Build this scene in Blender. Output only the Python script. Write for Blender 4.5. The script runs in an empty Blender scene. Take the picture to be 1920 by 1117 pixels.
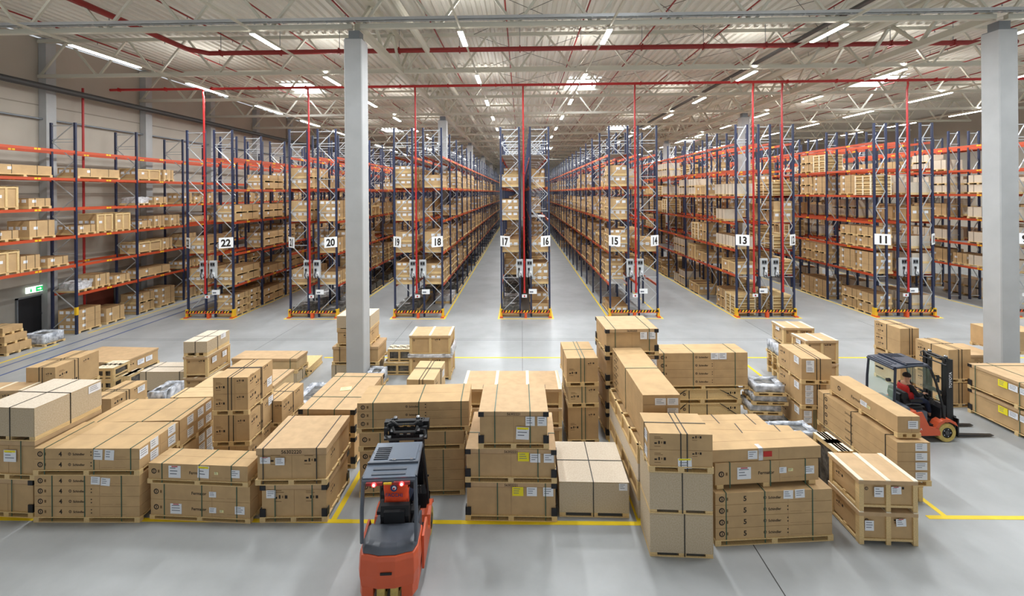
import bpy, math, random
from mathutils import Vector, Matrix
random.seed(7)
S = bpy.context.scene
COL = S.collection

# ------------------------------------------------------------------ camera
F_PX, W_PX, H_PX, HORIZON = 830.0, 1920.0, 1117.0, 361.0
CAM_Z, YAW, ROLL = 7.1, 0.0205, 0.0075
cam_d = bpy.data.cameras.new('camera')
cam_d.sensor_width = 36; cam_d.lens = F_PX/W_PX*36
cam_d.shift_y = (HORIZON-H_PX/2)/W_PX
cam_d.clip_end = 400
cam = bpy.data.objects.new('camera', cam_d); COL.objects.link(cam)
CR = Matrix.Rotation(YAW, 3, 'Z') @ Matrix.Rotation(math.pi/2, 3, 'X') @ Matrix.Rotation(-ROLL, 3, 'Z')
cam.matrix_world = Matrix.Translation((0, 0, CAM_Z)) @ CR.to_4x4()
S.camera = cam
CRT = CR.transposed()

# ------------------------------------------------------------------ world, light level
S.view_settings.view_transform = 'Standard'; S.view_settings.look = 'None'
S.view_settings.gamma = 1; S.view_settings.use_curve_mapping = False
S.view_settings.exposure = 0.22
LAMP_W, ROOF_FILL_W = 270.0, 60.0
wd = bpy.data.worlds.new('world'); S.world = wd; wd.use_nodes = True
bg = wd.node_tree.nodes['Background']
bg.inputs[0].default_value = (0.90, 0.95, 1.0, 1); bg.inputs[1].default_value = 0.6

# ------------------------------------------------------------------ helpers
def px(x, y, z):
    """world point at height z under pixel (x, y) of the photograph"""
    d = CR @ Vector(((x-W_PX/2)/F_PX, -(y-HORIZON)/F_PX, -1))
    t = (z-CAM_Z)/d.z
    return Vector((d.x*t, d.y*t, z))
def proj(p):
    q = CRT @ (Vector(p)-Vector((0, 0, CAM_Z)))
    return W_PX/2+F_PX*q.x/-q.z, HORIZON-F_PX*q.y/-q.z
def z_at(p, y):
    a, b = -1.0, 12.0
    for _ in range(40):
        m = (a+b)/2
        if proj((p[0], p[1], m))[1] > y: a = m
        else: b = m
    return (a+b)/2

def srgb(c):
    return tuple(((v/255)/12.92 if v/255 <= .04045 else ((v/255+.055)/1.055)**2.4) for v in c)
MATS = {}
def mat(name, rgb, rough=.6, metal=0.0, var=0.0, scale=4.0, emit=0.0, rgb2=None, bump=0.0, bscale=60, stretch=None, alpha=1.0, trans=0.0):
    m = bpy.data.materials.new(name); m.use_nodes = True
    nt = m.node_tree; b = nt.nodes['Principled BSDF']
    c = srgb(rgb)+(1,)
    b.inputs['Base Color'].default_value = c
    b.inputs['Roughness'].default_value = rough; b.inputs['Metallic'].default_value = metal
    if alpha < 1: b.inputs['Alpha'].default_value = alpha
    if trans: b.inputs['Transmission Weight'].default_value = trans
    tc = None
    if var or rgb2 or bump:
        tc = nt.nodes.new('ShaderNodeTexCoord'); mp = nt.nodes.new('ShaderNodeMapping')
        nt.links.new(tc.outputs['Object'], mp.inputs[0])
        if stretch: mp.inputs['Scale'].default_value = stretch
    if var or rgb2:
        n = nt.nodes.new('ShaderNodeTexNoise'); n.inputs['Scale'].default_value = scale; n.inputs['Detail'].default_value = 5
        nt.links.new(mp.outputs[0], n.inputs['Vector'])
        r = nt.nodes.new('ShaderNodeValToRGB')
        r.color_ramp.elements[0].position = .35; r.color_ramp.elements[1].position = .65
        if rgb2: c0, c1 = c, srgb(rgb2)+(1,)
        else:
            c0 = tuple(v*(1-var) for v in c[:3])+(1,); c1 = tuple(min(1, v*(1+var)) for v in c[:3])+(1,)
        r.color_ramp.elements[0].color = c0; r.color_ramp.elements[1].color = c1
        nt.links.new(n.outputs[0], r.inputs[0]); nt.links.new(r.outputs[0], b.inputs['Base Color'])
    if bump:
        n2 = nt.nodes.new('ShaderNodeTexNoise'); n2.inputs['Scale'].default_value = bscale
        nt.links.new(mp.outputs[0], n2.inputs['Vector'])
        bp = nt.nodes.new('ShaderNodeBump'); bp.inputs['Strength'].default_value = bump; bp.inputs['Distance'].default_value = .02
        nt.links.new(n2.outputs[0], bp.inputs['Height']); nt.links.new(bp.outputs[0], b.inputs['Normal'])
    if emit:
        b.inputs['Emission Color'].default_value = c; b.inputs['Emission Strength'].default_value = emit
    MATS[name] = m
    return name
mat('carton', (196, 163, 118), .75, var=.07, scale=3)
mat('carton_light', (206, 178, 134), .75, var=.06, scale=3)
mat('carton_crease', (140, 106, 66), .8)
mat('board', (196, 164, 124), .7, var=.07, scale=5)
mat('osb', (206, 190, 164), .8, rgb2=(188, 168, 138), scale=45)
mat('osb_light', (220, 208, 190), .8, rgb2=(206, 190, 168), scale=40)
mat('timber', (222, 192, 138), .7, var=.10, scale=6, stretch=(8, 1, 8))
mat('timber_white', (236, 222, 194), .7, var=.06, scale=6)
mat('timber_dark', (178, 144, 92), .75, var=.12, scale=6)
mat('gap_shade', (48, 38, 28), .9)  # dark colour standing for the shade in open gaps under loads
mat('strap', (58, 92, 72), .4)
mat('strap_dark', (44, 44, 40), .4)
mat('paper', (238, 240, 244), .6)
mat('paper_print', (120, 125, 135), .7)
mat('paper_yellow', (245, 228, 40), .6)
mat('paper_cream', (240, 232, 170), .6)
mat('red_tape', (196, 40, 32), .5)
mat('ink', (40, 32, 26), .8)
mat('ink_faint', (120, 92, 58), .8)
mat('corner_black', (28, 28, 32), .5)
mat('film', (228, 232, 240), .18, rgb2=(140, 146, 156), scale=5, bump=.9, bscale=9)
mat('film_white', (228, 228, 232), .25, rgb2=(180, 178, 180), scale=6, bump=.9, bscale=12)
mat('wrapped_dark', (66, 66, 66), .35, rgb2=(120, 118, 112), scale=7, bump=.8, bscale=10)
mat('navy', (38, 46, 74), .45)
mat('galv', (186, 190, 194), .35, metal=.35)
mat('beam_orange', (192, 78, 44), .45)
mat('tag_yellow', (240, 200, 40), .5)
mat('deck_grey', (176, 180, 184), .5, metal=.2)
mat('orange_red', (216, 88, 44), .45)
mat('stripe_yellow', (238, 190, 40), .5)
mat('black', (22, 22, 24), .5)
mat('rubber', (26, 26, 28), .7)
mat('sign_white', (244, 246, 248), .5)
mat('pipe_red', (176, 32, 32), .4)
mat('pipe_dark_red', (140, 38, 36), .45)
mat('steel_white', (206, 204, 190), .5)
mat('roof_deck', (214, 212, 202), .5)
mat('concrete', (180, 182, 183), .75, var=.05, scale=1.2, bump=.1, bscale=8)
mat('wall_panel', (186, 178, 166), .8, var=.04, scale=.6)
mat('wall_light', (226, 226, 222), .8)
mat('wall_base', (150, 146, 138), .85, var=.06, scale=1)
mat('wall_band', (150, 142, 130), .8)
mat('cable_grey', (130, 136, 142), .45, metal=.5)
mat('dark_steel', (70, 70, 70), .5)
mat('line_yellow', (240, 208, 30), .5, var=.05, scale=2)
mat('line_blue', (70, 90, 140), .5, var=.1, scale=2)
mat('joint', (70, 70, 68), .9)
mat('box_grey', (196, 200, 202), .5)
mat('fork_grey', (88, 94, 104), .35, var=.05)
mat('fork_orange', (212, 92, 54), .38)
mat('fork_black', (26, 27, 30), .42)
mat('fork_roof', (96, 106, 120), .3)
mat('tyre', (196, 172, 96), .7, var=.15, scale=12)
mat('fork_dark', (42, 50, 66), .35)
mat('seat_black', (24, 24, 27), .6)
mat('chrome', (200, 204, 210), .15, metal=.9)
mat('skin', (214, 160, 130), .6)
mat('hair', (44, 32, 26), .8)
mat('vest', (232, 78, 36), .75, var=.06, scale=14)
mat('vest_red', (206, 38, 34), .75)
mat('cloth_black', (26, 27, 32), .85)
mat('cloth_navy', (34, 42, 66), .85)
mat('logo_blue', (30, 60, 110), .6)
mat('logo_white', (236, 236, 240), .6)
mat('tail_red', (255, 40, 40), .3, emit=9)
mat('tail_core', (255, 210, 200), .3, emit=9)
mat('lamp_blue', (120, 160, 255), .3, emit=6)
mat('green_sign', (30, 170, 90), .5, emit=1.2)
mat('sign_glow', (235, 250, 240), .5, emit=1.2)
mat('tube', (255, 250, 240), .3, emit=26)
mat('skylight', (240, 246, 255), .3, emit=7)
mat('door_black', (24, 24, 28), .6)
mat('brown_door', (98, 44, 30), .6)
mat('glass', (190, 225, 205), .05, alpha=.35)
mat('reflective', (215, 218, 222), .4)
mat('blue_pack', (50, 110, 180), .5)
mat('red_pack', (200, 90, 90), .5)

def floor_mat():
    m = bpy.data.materials.new('floor_concrete'); m.use_nodes = True
    nt = m.node_tree; b = nt.nodes['Principled BSDF']
    tc = nt.nodes.new('ShaderNodeTexCoord')
    n = nt.nodes.new('ShaderNodeTexNoise'); n.inputs['Scale'].default_value = .35; n.inputs['Detail'].default_value = 8; n.inputs['Roughness'].default_value = .62
    r = nt.nodes.new('ShaderNodeValToRGB')
    r.color_ramp.elements[0].position = .3; r.color_ramp.elements[1].position = .72
    r.color_ramp.elements[0].color = srgb((150, 153, 154))+(1,); r.color_ramp.elements[1].color = srgb((176, 179, 181))+(1,)
    nt.links.new(tc.outputs['Object'], n.inputs['Vector']); nt.links.new(n.outputs[0], r.inputs[0]); nt.links.new(r.outputs[0], b.inputs['Base Color'])
    n2 = nt.nodes.new('ShaderNodeTexNoise'); n2.inputs['Scale'].default_value = 1.1; n2.inputs['Detail'].default_value = 6
    mr = nt.nodes.new('ShaderNodeMapRange'); mr.inputs['To Min'].default_value = .28; mr.inputs['To Max'].default_value = .5
    nt.links.new(tc.outputs['Object'], n2.inputs['Vector']); nt.links.new(n2.outputs[0], mr.inputs[0]); nt.links.new(mr.outputs[0], b.inputs['Roughness'])
    MATS['floor_concrete'] = m
floor_mat()

class MB:
    """collects faces with a material name each, builds ONE mesh object"""
    def __init__(s): s.v = []; s.f = []; s.m = []; s.smooth = False
    def quad(s, a, b, c, d, m):
        n = len(s.v); s.v += [tuple(a), tuple(b), tuple(c), tuple(d)]; s.f.append((n, n+1, n+2, n+3)); s.m.append(m)
    def box(s, x0, x1, y0, y1, z0, z1, m, top=None):
        n = len(s.v)
        s.v += [(x0, y0, z0), (x1, y0, z0), (x1, y1, z0), (x0, y1, z0), (x0, y0, z1), (x1, y0, z1), (x1, y1, z1), (x0, y1, z1)]
        for k, f in enumerate(((0, 3, 2, 1), (4, 5, 6, 7), (0, 1, 5, 4), (1, 2, 6, 5), (2, 3, 7, 6), (3, 0, 4, 7))):
            s.f.append(tuple(n+i for i in f)); s.m.append(top if (top and k == 1) else m)
        return s
    def tube(s, p, q, r, m, seg=8, r2=None, cap=True):
        p = Vector(p); q = Vector(q); d = (q-p).normalized()
        u = d.cross(Vector((0, 0, 1)) if abs(d.z) < .9 else Vector((1, 0, 0))).normalized(); w = d.cross(u)
        r2 = r if r2 is None else r2; n = len(s.v); off = math.pi/seg
        for c, rr in ((p, r), (q, r2)):
            for i in range(seg):
                a = 2*math.pi*i/seg+off
                s.v.append(tuple(c+u*(rr*math.cos(a))+w*(rr*math.sin(a))))
        for i in range(seg):
            j = (i+1) % seg; s.f.append((n+i, n+j, n+seg+j, n+seg+i)); s.m.append(m)
        if cap:
            s.f.append(tuple(n+i for i in reversed(range(seg)))); s.m.append(m)
            s.f.append(tuple(n+seg+i for i in range(seg))); s.m.append(m)
        return s
    def bar(s, p, q, t, m): return s.tube(p, q, t*.7071, m, 4)
    def path(s, pts, r, m, seg=8):
        for a, b in zip(pts, pts[1:]): s.tube(a, b, r, m, seg)
        return s
    def prism(s, poly, axis, a, b, m, side=None):
        """poly of 2-D points extruded along axis (0 x, 1 y, 2 z) from a to b"""
        n = len(s.v); k = len(poly)
        def P(t, p):
            if axis == 0: return (t, p[0], p[1])
            if axis == 1: return (p[0], t, p[1])
            return (p[0], p[1], t)
        s.v += [P(a, p) for p in poly]+[P(b, p) for p in poly]
        s.f.append(tuple(n+i for i in range(k))); s.m.append(m)
        s.f.append(tuple(n+k+i for i in reversed(range(k)))); s.m.append(m)
        for i in range(k):
            j = (i+1) % k; s.f.append((n+j, n+i, n+k+i, n+k+j)); s.m.append(side or m)
        return s
    def text(s, txt, o, ux, uz, size, m, center=True, bold=0.02):
        vs, fs, wd_ = text_geo(txt, bold)
        o = Vector(o); ux = Vector(ux); uz = Vector(uz); n = len(s.v); sh = wd_/2 if center else 0
        for x, y in vs: s.v.append(tuple(o+ux*((x-sh)*size)+uz*(y*size)))
        for f in fs: s.f.append(tuple(n+i for i in f)); s.m.append(m)
    def lump(s, x0, x1, y0, y1, z0, z1, m, n=6, amp=.03, seed=0, mtop=None):
        rr = random.Random(seed)
        nx, ny, nz = n, n, max(2, n//2); idx = {}
        def V(i, j, k):
            if (i, j, k) not in idx:
                idx[(i, j, k)] = len(s.v)
                s.v.append((x0+(x1-x0)*i/nx+rr.uniform(-amp, amp), y0+(y1-y0)*j/ny+rr.uniform(-amp, amp), z0+(z1-z0)*k/nz+(rr.uniform(-amp, amp) if k else 0)))
            return idx[(i, j, k)]
        for i in range(nx):
            for j in range(ny):
                s.f.append((V(i, j, nz), V(i+1, j, nz), V(i+1, j+1, nz), V(i, j+1, nz))); s.m.append(mtop or m)
                s.f.append((V(i, j, 0), V(i, j+1, 0), V(i+1, j+1, 0), V(i+1, j, 0))); s.m.append(m)
        for k in range(nz):
            for i in range(nx):
                s.f.append((V(i, 0, k), V(i+1, 0, k), V(i+1, 0, k+1), V(i, 0, k+1))); s.m.append(m)
                s.f.append((V(i+1, ny, k), V(i, ny, k), V(i, ny, k+1), V(i+1, ny, k+1))); s.m.append(m)
            for j in range(ny):
                s.f.append((V(0, j+1, k), V(0, j, k), V(0, j, k+1), V(0, j+1, k+1))); s.m.append(m)
                s.f.append((V(nx, j, k), V(nx, j+1, k), V(nx, j+1, k+1), V(nx, j, k+1))); s.m.append(m)
        return s
    def add(s, o, M=None):
        n = len(s.v)
        if M is None: s.v += o.v
        else: s.v += [tuple(M @ Vector(p)) for p in o.v]
        s.f += [tuple(n+i for i in f) for f in o.f]; s.m += o.m
        return s
    def mesh(s, name):
        me = bpy.data.meshes.new(name); me.from_pydata(s.v, [], s.f)
        names = sorted(set(s.m)); ix = {k: i for i, k in enumerate(names)}
        for k in names: me.materials.append(MATS[k])
        me.polygons.foreach_set('material_index', [ix[k] for k in s.m])
        if s.smooth: me.polygons.foreach_set('use_smooth', [True]*len(s.f))
        me.update(); return me
    def build(s, name, parent=None):
        o = bpy.data.objects.new(name, s.mesh(name)); COL.objects.link(o)
        if parent: o.parent = parent
        return o

_tx = {}
def text_geo(txt, bold):
    if (txt, bold) in _tx: return _tx[(txt, bold)]
    c = bpy.data.curves.new('t', 'FONT'); c.body = txt; c.size = 1; c.resolution_u = 3; c.offset = bold
    o = bpy.data.objects.new('t', c); COL.objects.link(o)
    bpy.context.view_layer.update()
    me = o.evaluated_get(bpy.context.evaluated_depsgraph_get()).to_mesh()
    vs = [(v.co.x, v.co.y) for v in me.vertices]; fs = [tuple(p.vertices) for p in me.polygons]
    w = max(v[0] for v in vs)
    bpy.data.objects.remove(o); bpy.data.curves.remove(c)
    _tx[(txt, bold)] = (vs, fs, w); return _tx[(txt, bold)]

def tag(o, label=None, cat=None, group=None, kind=None):
    if label: o['label'] = label
    if cat: o['category'] = cat
    if group: o['group'] = group
    if kind: o['kind'] = kind
    return o
def empty(name, loc, rz=0, label=None, cat=None, group=None):
    o = bpy.data.objects.new(name, None); COL.objects.link(o); o.empty_display_size = .2
    o.location = loc; o.rotation_euler = (0, 0, rz); return tag(o, label, cat, group)
def copy_tree(o, parent=None):
    c = o.copy(); COL.objects.link(c)
    if parent: c.parent = parent
    for ch in list(o.children): copy_tree(ch, c)
    return c
ORD = ['first', 'second', 'third', 'fourth', 'fifth', 'sixth', 'seventh', 'eighth', 'ninth', 'tenth', 'eleventh', 'twelfth', 'thirteenth', 'fourteenth',
       'fifteenth', 'sixteenth', 'seventeenth', 'eighteenth', 'nineteenth', 'twentieth', 'twenty-first', 'twenty-second', 'twenty-third', 'twenty-fourth', 'twenty-fifth', 'twenty-sixth']

# ------------------------------------------------------------------ the hall
XW, XE, YN, YF, ZR = -25.0, 46.0, -14.0, 112.0, 15.3     # left wall, right wall, near end, far end, roof
Y0T, DYT, ZCH = 16.3, 6.1, 13.2                          # first truss, truss spacing, bottom chord height
NTR = 16
b = MB(); b.quad((XW, YN, 0), (XE, YN, 0), (XE, YF, 0), (XW, YF, 0), 'floor_concrete'); tag(b.build('floor'), kind='structure')
b = MB(); b.box(XW-.3, XW, YN, YF, 0, ZR, 'wall_panel')
b.box(XW, XW+.03, YN, YF, 0, 2.6, 'wall_base')
for z in (2.6, 4.9, 7.2, 9.5, 11.8): b.box(XW, XW+.02, YN, YF, z, z+.05, 'wall_band')
tag(b.build('wall_left'), kind='structure')
b = MB(); b.box(XE, XE+.3, YN, YF, 0, ZR, 'wall_panel'); tag(b.build('wall_right'), kind='structure')
b = MB(); b.box(XW, XE, YF, YF+.3, 0, ZR, 'wall_light')
tag(b.build('wall_back'), kind='structure')
# trapezoid roof sheet with ribs running along the aisles
SKY = [(-16.6, 33.5), (4.6, 33.5), (26.5, 33.5), (-16.6, 57), (12.4, 57), (4.6, 82), (26.5, 70), (-16.6, 82), (4.6, 9)]
b = MB()
prof = []; x = XW
while x < XE:
    prof += [(x, ZR+.10), (x+.16, ZR+.10), (x+.21, ZR), (x+.37, ZR)]; x += .42
for (xa, za), (xb, zb) in zip(prof, prof[1:]):
    b.quad((xa, YN, za), (xa, YF, za), (xb, YF, zb), (xb, YN, zb), 'roof_deck')
b.box(XW, XE, YN, YF, ZR+.16, ZR+.2, 'roof_deck')
tag(b.build('ceiling'), kind='structure')
for i, (x, y) in enumerate(SKY):
    r = empty('skylight', (x, y, ZR-.03), 0, ['bright rooflight panel above the long aisles, ', ''][0]+
              ['left of the near columns', 'near the middle of the hall', 'near the right column row', 'far over the left racks', 'far right of the hall middle',
               'farthest along the middle', 'farthest over the right racks', 'farthest over the left racks', 'over the loading floor'][i], 'skylight', 'rooflights')
    f = MB(); f.box(-1.25, 1.25, -1.45, -1.35, -.06, .02, 'steel_white').box(-1.25, 1.25, 1.35, 1.45, -.06, .02, 'steel_white').box(-1.25, -1.15, -1.35, 1.35, -.06, .02, 'steel_white').box(1.15, 1.25, -1.35, 1.35, -.06, .02, 'steel_white')
    f.build('frame', r)
    g = MB(); g.box(-1.15, 1.15, -1.35, 1.35, -.02, .01, 'skylight'); g.build('pane', r)

# wall columns, concrete columns
k = 0
for kk in range(-2, NTR):
    b = MB(); b.box(XW+.02, XW+.42, -.25, .25, 0, ZR, 'concrete')
    o = b.build('trim_%d' % (kk+3)); o.location = (0, Y0T+DYT*kk+.3, 0); tag(o, kind='structure')
COLX = (-6.1, 17.3, 40.7)
names = {-6.1: 'left', 17.3: 'right', 40.7: 'far right'}
far = ['nearest', 'second', 'third', 'fourth', 'fifth', 'sixth']
for cx in COLX:
    for j in range(6):
        cy = 16.35+18.3*j
        r = empty('concrete_column', (cx, cy, 0), 0, '%s square concrete column of the %s row, %s' % (far[j], names[cx], 'among the boxes on the floor' if j == 0 else 'standing between the racks'), 'column', 'concrete columns')
        if j > 3 and cx > 30: bpy.data.objects.remove(r); continue
        c = .33
        b = MB(); b.prism([(-c+.03, -c), (c-.03, -c), (c, -c+.03), (c, c-.03), (c-.03, c), (-c+.03, c), (-c, c-.03), (-c, -c+.03)], 2, 0, 12.75, 'concrete')
        b.build('shaft', r)
        b = MB(); b.box(-.2, .2, -.2, .2, 12.75, 13.1, 'cable_grey').box(-.3, .3, -.3, .3, 12.75, 12.79, 'cable_grey'); b.build('bearing', r)
# cross trusses
def truss(length, n, deep, t, chord):
    b = MB(); h = deep
    b.box(-length/2, length/2, -chord/2, chord/2, 0, chord, 'steel_white')
    b.box(-length/2, length/2, -chord/2, chord/2, h-chord, h, 'steel_white')
    st = length/n
    for i in range(n):
        x = -length/2+st*i
        b.bar((x+.12, 0, chord), (x+st/2-.1, 0, h-chord), t, 'steel_white'); b.bar((x+st/2+.1, 0, h-chord), (x+st-.12, 0, chord), t, 'steel_white')
    return b
tr_me = {}
spans = [((-25+-6.1)/2, 18.7, 6, 'left span'), ((-6.1+17.3)/2, 23.0, 8, 'middle span'), ((17.3+40.7)/2, 23.0, 8, 'right span')]
for j in range(NTR):
    for cx, L, n, nm in spans:
        if L not in tr_me: tr_me[L] = truss(L, n, ZR-.12-ZCH, .09, .17).mesh('roof_truss')
        o = bpy.data.objects.new('roof_truss', tr_me[L]); COL.objects.link(o); o.location = (cx, Y0T+DYT*j, ZCH)
        tag(o, 'pale steel roof truss crossing the %s, %s from the camera' % (nm, ORD[j]), 'roof truss', 'cross trusses under the roof')
for cx in COLX[:2]:
    for j in range(6):
        b = truss(17.9, 6, 1.7, .12, .26); o = b.build('roof_girder'); o.rotation_euler = (0, 0, math.pi/2)
        o.location = (cx, 16.35+18.3*(j-.0)+9.15, ZCH+.05-.0)
        tag(o, 'heavy steel lattice girder running away along the %s column row, %s length' % (names[cx], ORD[j]), 'roof girder', 'lengthwise girders')
# secondary thin purlin trusses hung mid bay, tray on the first truss
b = MB(); b.box(XW+.5, 40, -.16, -.14, 0, .13, 'galv').box(XW+.5, 40, -.30, -.28, 0, .13, 'galv').box(XW+.5, 40, -.30, -.14, 0, .012, 'galv')
for i in range(120): b.box(XW+.6+i*.54, XW+.64+i*.54, -.31, -.13, -.02, .0, 'galv')
o = b.build('cable_tray'); o.location = (0, Y0T, ZCH+.2); tag(o, 'perforated grey cable tray along the nearest roof truss', 'cable tray')
b = MB(); b.box(-.12, .12, 17, 110, 0, .1, 'dark_steel'); o = b.build('cable_tray'); o.location = (13.4, 0, 14.3); tag(o, 'dark cable tray running away under the roof right of the middle', 'cable tray')
b = MB(); b.tube((0, 10, 0), (0, 110, 0), .16, 'steel_white', 10); o = b.build('rain_pipe'); o.location = (-4.6, 0, 14.2); tag(o, 'thick pale drain pipe running away beside the left girder', 'pipe')
b = MB(); b.tube((0, 10, 0), (0, 110, 0), .16, 'steel_white', 10); o = b.build('rain_pipe'); o.location = (15.6, 0, 14.2); tag(o, 'thick pale drain pipe running away beside the right girder', 'pipe')
b = MB(); b.tube((0, 8, 0), (0, 110, 0), .14, 'dark_steel', 8); b.tube((-.35, 8, .2), (-.35, 110, .2), .06, 'dark_steel', 8); o = b.build('rain_pipe'); o.location = (XW+1.0, 0, 12.6); tag(o, 'dark pipe run along the top of the left wall', 'pipe')
b = MB(); b.tube((0, 8, 0), (0, 100, 0), .05, 'cable_grey', 8)
for i in range(15): b.box(-.15, 0, 9+i*6, 9.05+i*6, -.03, .03, 'cable_grey')
o = b.build('conduit'); o.location = (XW+.2, 0, 11.1); tag(o, 'thin grey conduit fixed along the left wall', 'conduit')
# ceiling bracing rods
b = MB()
for j in (0, 1, 2):
    for x0 in (-2.4, 3.4, 9.2):
        y0 = Y0T+DYT*j
        b.tube((x0, y0, 15.1), (x0+5.8, y0+DYT, 15.1), .012, 'dark_steel', 4); b.tube((x0+5.8, y0, 15.1), (x0, y0+DYT, 15.1), .012, 'dark_steel', 4)
tag(b.build('bracing_rods'), 'thin crossed steel rods bracing the roof above the middle aisles', 'bracing')

# sprinkler system
RACKS = [  # signs, x0, x1, bay length, number of bays, post offsets of frames, levels
    ((23, 22), -19.35, -16.70, 2.85, 24), ((21, 20), -13.35, -10.65, 2.85, 24), ((19, 18), -7.28, -4.55, 2.95, 23), ((17, 16), -1.15, 1.58, 2.95, 23),
    ((15, 14), 5.02, 7.70, 3.0, 23), ((13, 12), 12.15, 15.35, 3.85, 17), ((11, 10), 19.85, 23.05, 3.85, 17), ((9, 8), 27.6, 30.8, 3.85, 17)]
YR = 25.3
r = empty('sprinkler_main', (0, 0, 0), 0, 'thick red sprinkler main crossing the hall just behind the nearest truss', 'sprinkler pipe')
b = MB(); b.path([(-16.0, 8, 14.2), (-16.2, 21.2, 14.2), (-15.6, 21.9, 14.2), (24, 21.9, 14.2)], .12, 'pipe_dark_red', 10)
for x in range(-15, 24, 3): b.tube((x, 21.9, 14.2), (x, 21.9, 15.27), .015, 'cable_grey', 4); b.box(x-.03, x+.03, 21.76, 22.04, 14.06, 14.34, 'pipe_dark_red')
b.build('pipe', r)
r = empty('sprinkler_main', (0, 24.9, 13.15), 0, 'long red sprinkler pipe across the rack fronts with one red drop pipe to each rack', 'sprinkler pipe')
b = MB(); b.tube((-25+1.5, 0, 0), (31, 0, 0), .075, 'pipe_red', 10)
for i in range(20): b.box(-23+i*2.7, -22.95+i*2.7, -.1, .1, -.1, .1, 'pipe_red')
b.build('pipe', r)
DROPS = [-18.1, -12.05, -5.95, .15, 6.4, 12.95, 14.55, 21.4, 27.9]
for x in DROPS:
    b = MB(); b.path([(x, 0, 0), (x, -.02, -.25), (x, .05, -.5), (x, .05, -11.55)], .05, 'pipe_red', 8)
    b.tube((x, .05, -11.55), (x, .05, -11.7), .07, 'pipe_red', 8)
    for z in (-2.5, -5, -7.5, -10): b.tube((x, .05, z), (x, .05, z+.08), .075, 'pipe_red', 8)
    b.build('drop_pipe', r)
k = 0
for i in range(-6, 11):
    x = -.6+3.5*i
    if x < XW+1: continue
    b = MB(); b.tube((0, 6, 0), (0, 108, 0), .035, 'pipe_dark_red', 6)
    for j in range(17): b.tube((0, 8+j*6.1, 0), (0, 8+j*6.1, .25), .012, 'cable_grey', 4); b.tube((0, 10+j*3.05, 0), (0, 10+j*3.05, -.12), .02, 'cable_grey', 5)
    o = b.build('sprinkler_branch'); o.location = (x, 0, 14.95)
    tag(o, 'thin dark red sprinkler branch pipe under the roof sheet, %s from the left wall' % ORD[k], 'sprinkler pipe', 'sprinkler branch pipes'); k += 1
b = MB(); b.tube((0, 0, 0), (0, 0, 13.1), .06, 'pipe_red', 8); o = b.build('sprinkler_riser'); o.location = (-24.4, 24.2, 0); tag(o, 'red riser pipe standing against the left wall', 'sprinkler pipe')

# strip lights in lines over the aisles
LINES = [(-24.0, 'beside the left wall', 3.2), (-17.7, 'over rack twenty-three', 3.2), (-9.9, 'over the aisle left of rack nineteen', 1.8), (-2.2, 'over the aisle left of rack seventeen', 1.6), (3.3, 'over the aisle right of rack sixteen', 1.6),
         (11.7, 'over rack thirteen', 1.9), (19.0, 'over rack eleven', 1.9), (26.5, 'over rack nine', 3.0), (35.0, 'near the right wall', 3.0)]
lm = {}
for lx, where, ln in LINES[1:]:
    b = MB(); b.box(-.03, .03, -2, 97, 0, .082, 'steel_white'); o = b.build('light_track'); o.location = (lx, 0, 13.12)
    tag(o, 'straight pale lighting track running away %s' % where, 'lighting track', 'lighting tracks')
    for j in range(-1, 14):
        y = Y0T+.75+DYT*j+(1.6 if ln > 3 else 0)
        if y < 0 and lx > 30: continue
        if j >= 0: lab = 'lit strip light %s, %s from the camera' % (where, ORD[j])
        else: lab = 'lit strip light %s, %s back from the first truss' % (where, ORD[-j-1])
        r = empty('strip_light', (lx, y, 13.05), 0, lab, 'light', 'strip lights '+where)
        if ln not in lm:
            h = MB(); h.prism([(-.1, .0), (.1, .0), (.07, .07), (-.07, .07)], 1, -ln/2, ln/2, 'steel_white')
            t = MB(); t.box(-.09, .09, -ln/2+.02, ln/2-.02, -.03, 0, 'tube')
            ld = bpy.data.lights.new('lamp', 'AREA'); ld.shape = 'RECTANGLE'; ld.size = .2; ld.size_y = ln; ld.energy = LAMP_W*1.0; ld.color = (.93, .97, 1.0)
            lu = bpy.data.lights.new('roof_fill', 'AREA'); lu.shape = 'RECTANGLE'; lu.size = .12; lu.size_y = ln; lu.energy = ROOF_FILL_W; lu.color = (1.0, .98, .95)  # added fill pointing up to brighten the roof, not part of the fitting
            lm[ln] = (h.mesh('housing'), t.mesh('tube'), ld, lu)
        for nm, dat, z in (('housing', lm[ln][0], 0), ('tube', lm[ln][1], 0), ('lamp', lm[ln][2], -.04), ('roof_fill', lm[ln][3], .20)):
            if nm in ('lamp', 'roof_fill') and (j > 6 and j % 2): continue
            if nm == 'roof_fill' and (j + int(lx)) % 2: continue
            o = bpy.data.objects.new(nm, dat); COL.objects.link(o); o.parent = r; o.location = (0, 0, z)
            if nm == 'roof_fill': o.rotation_euler = (math.pi, 0, 0)

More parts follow.
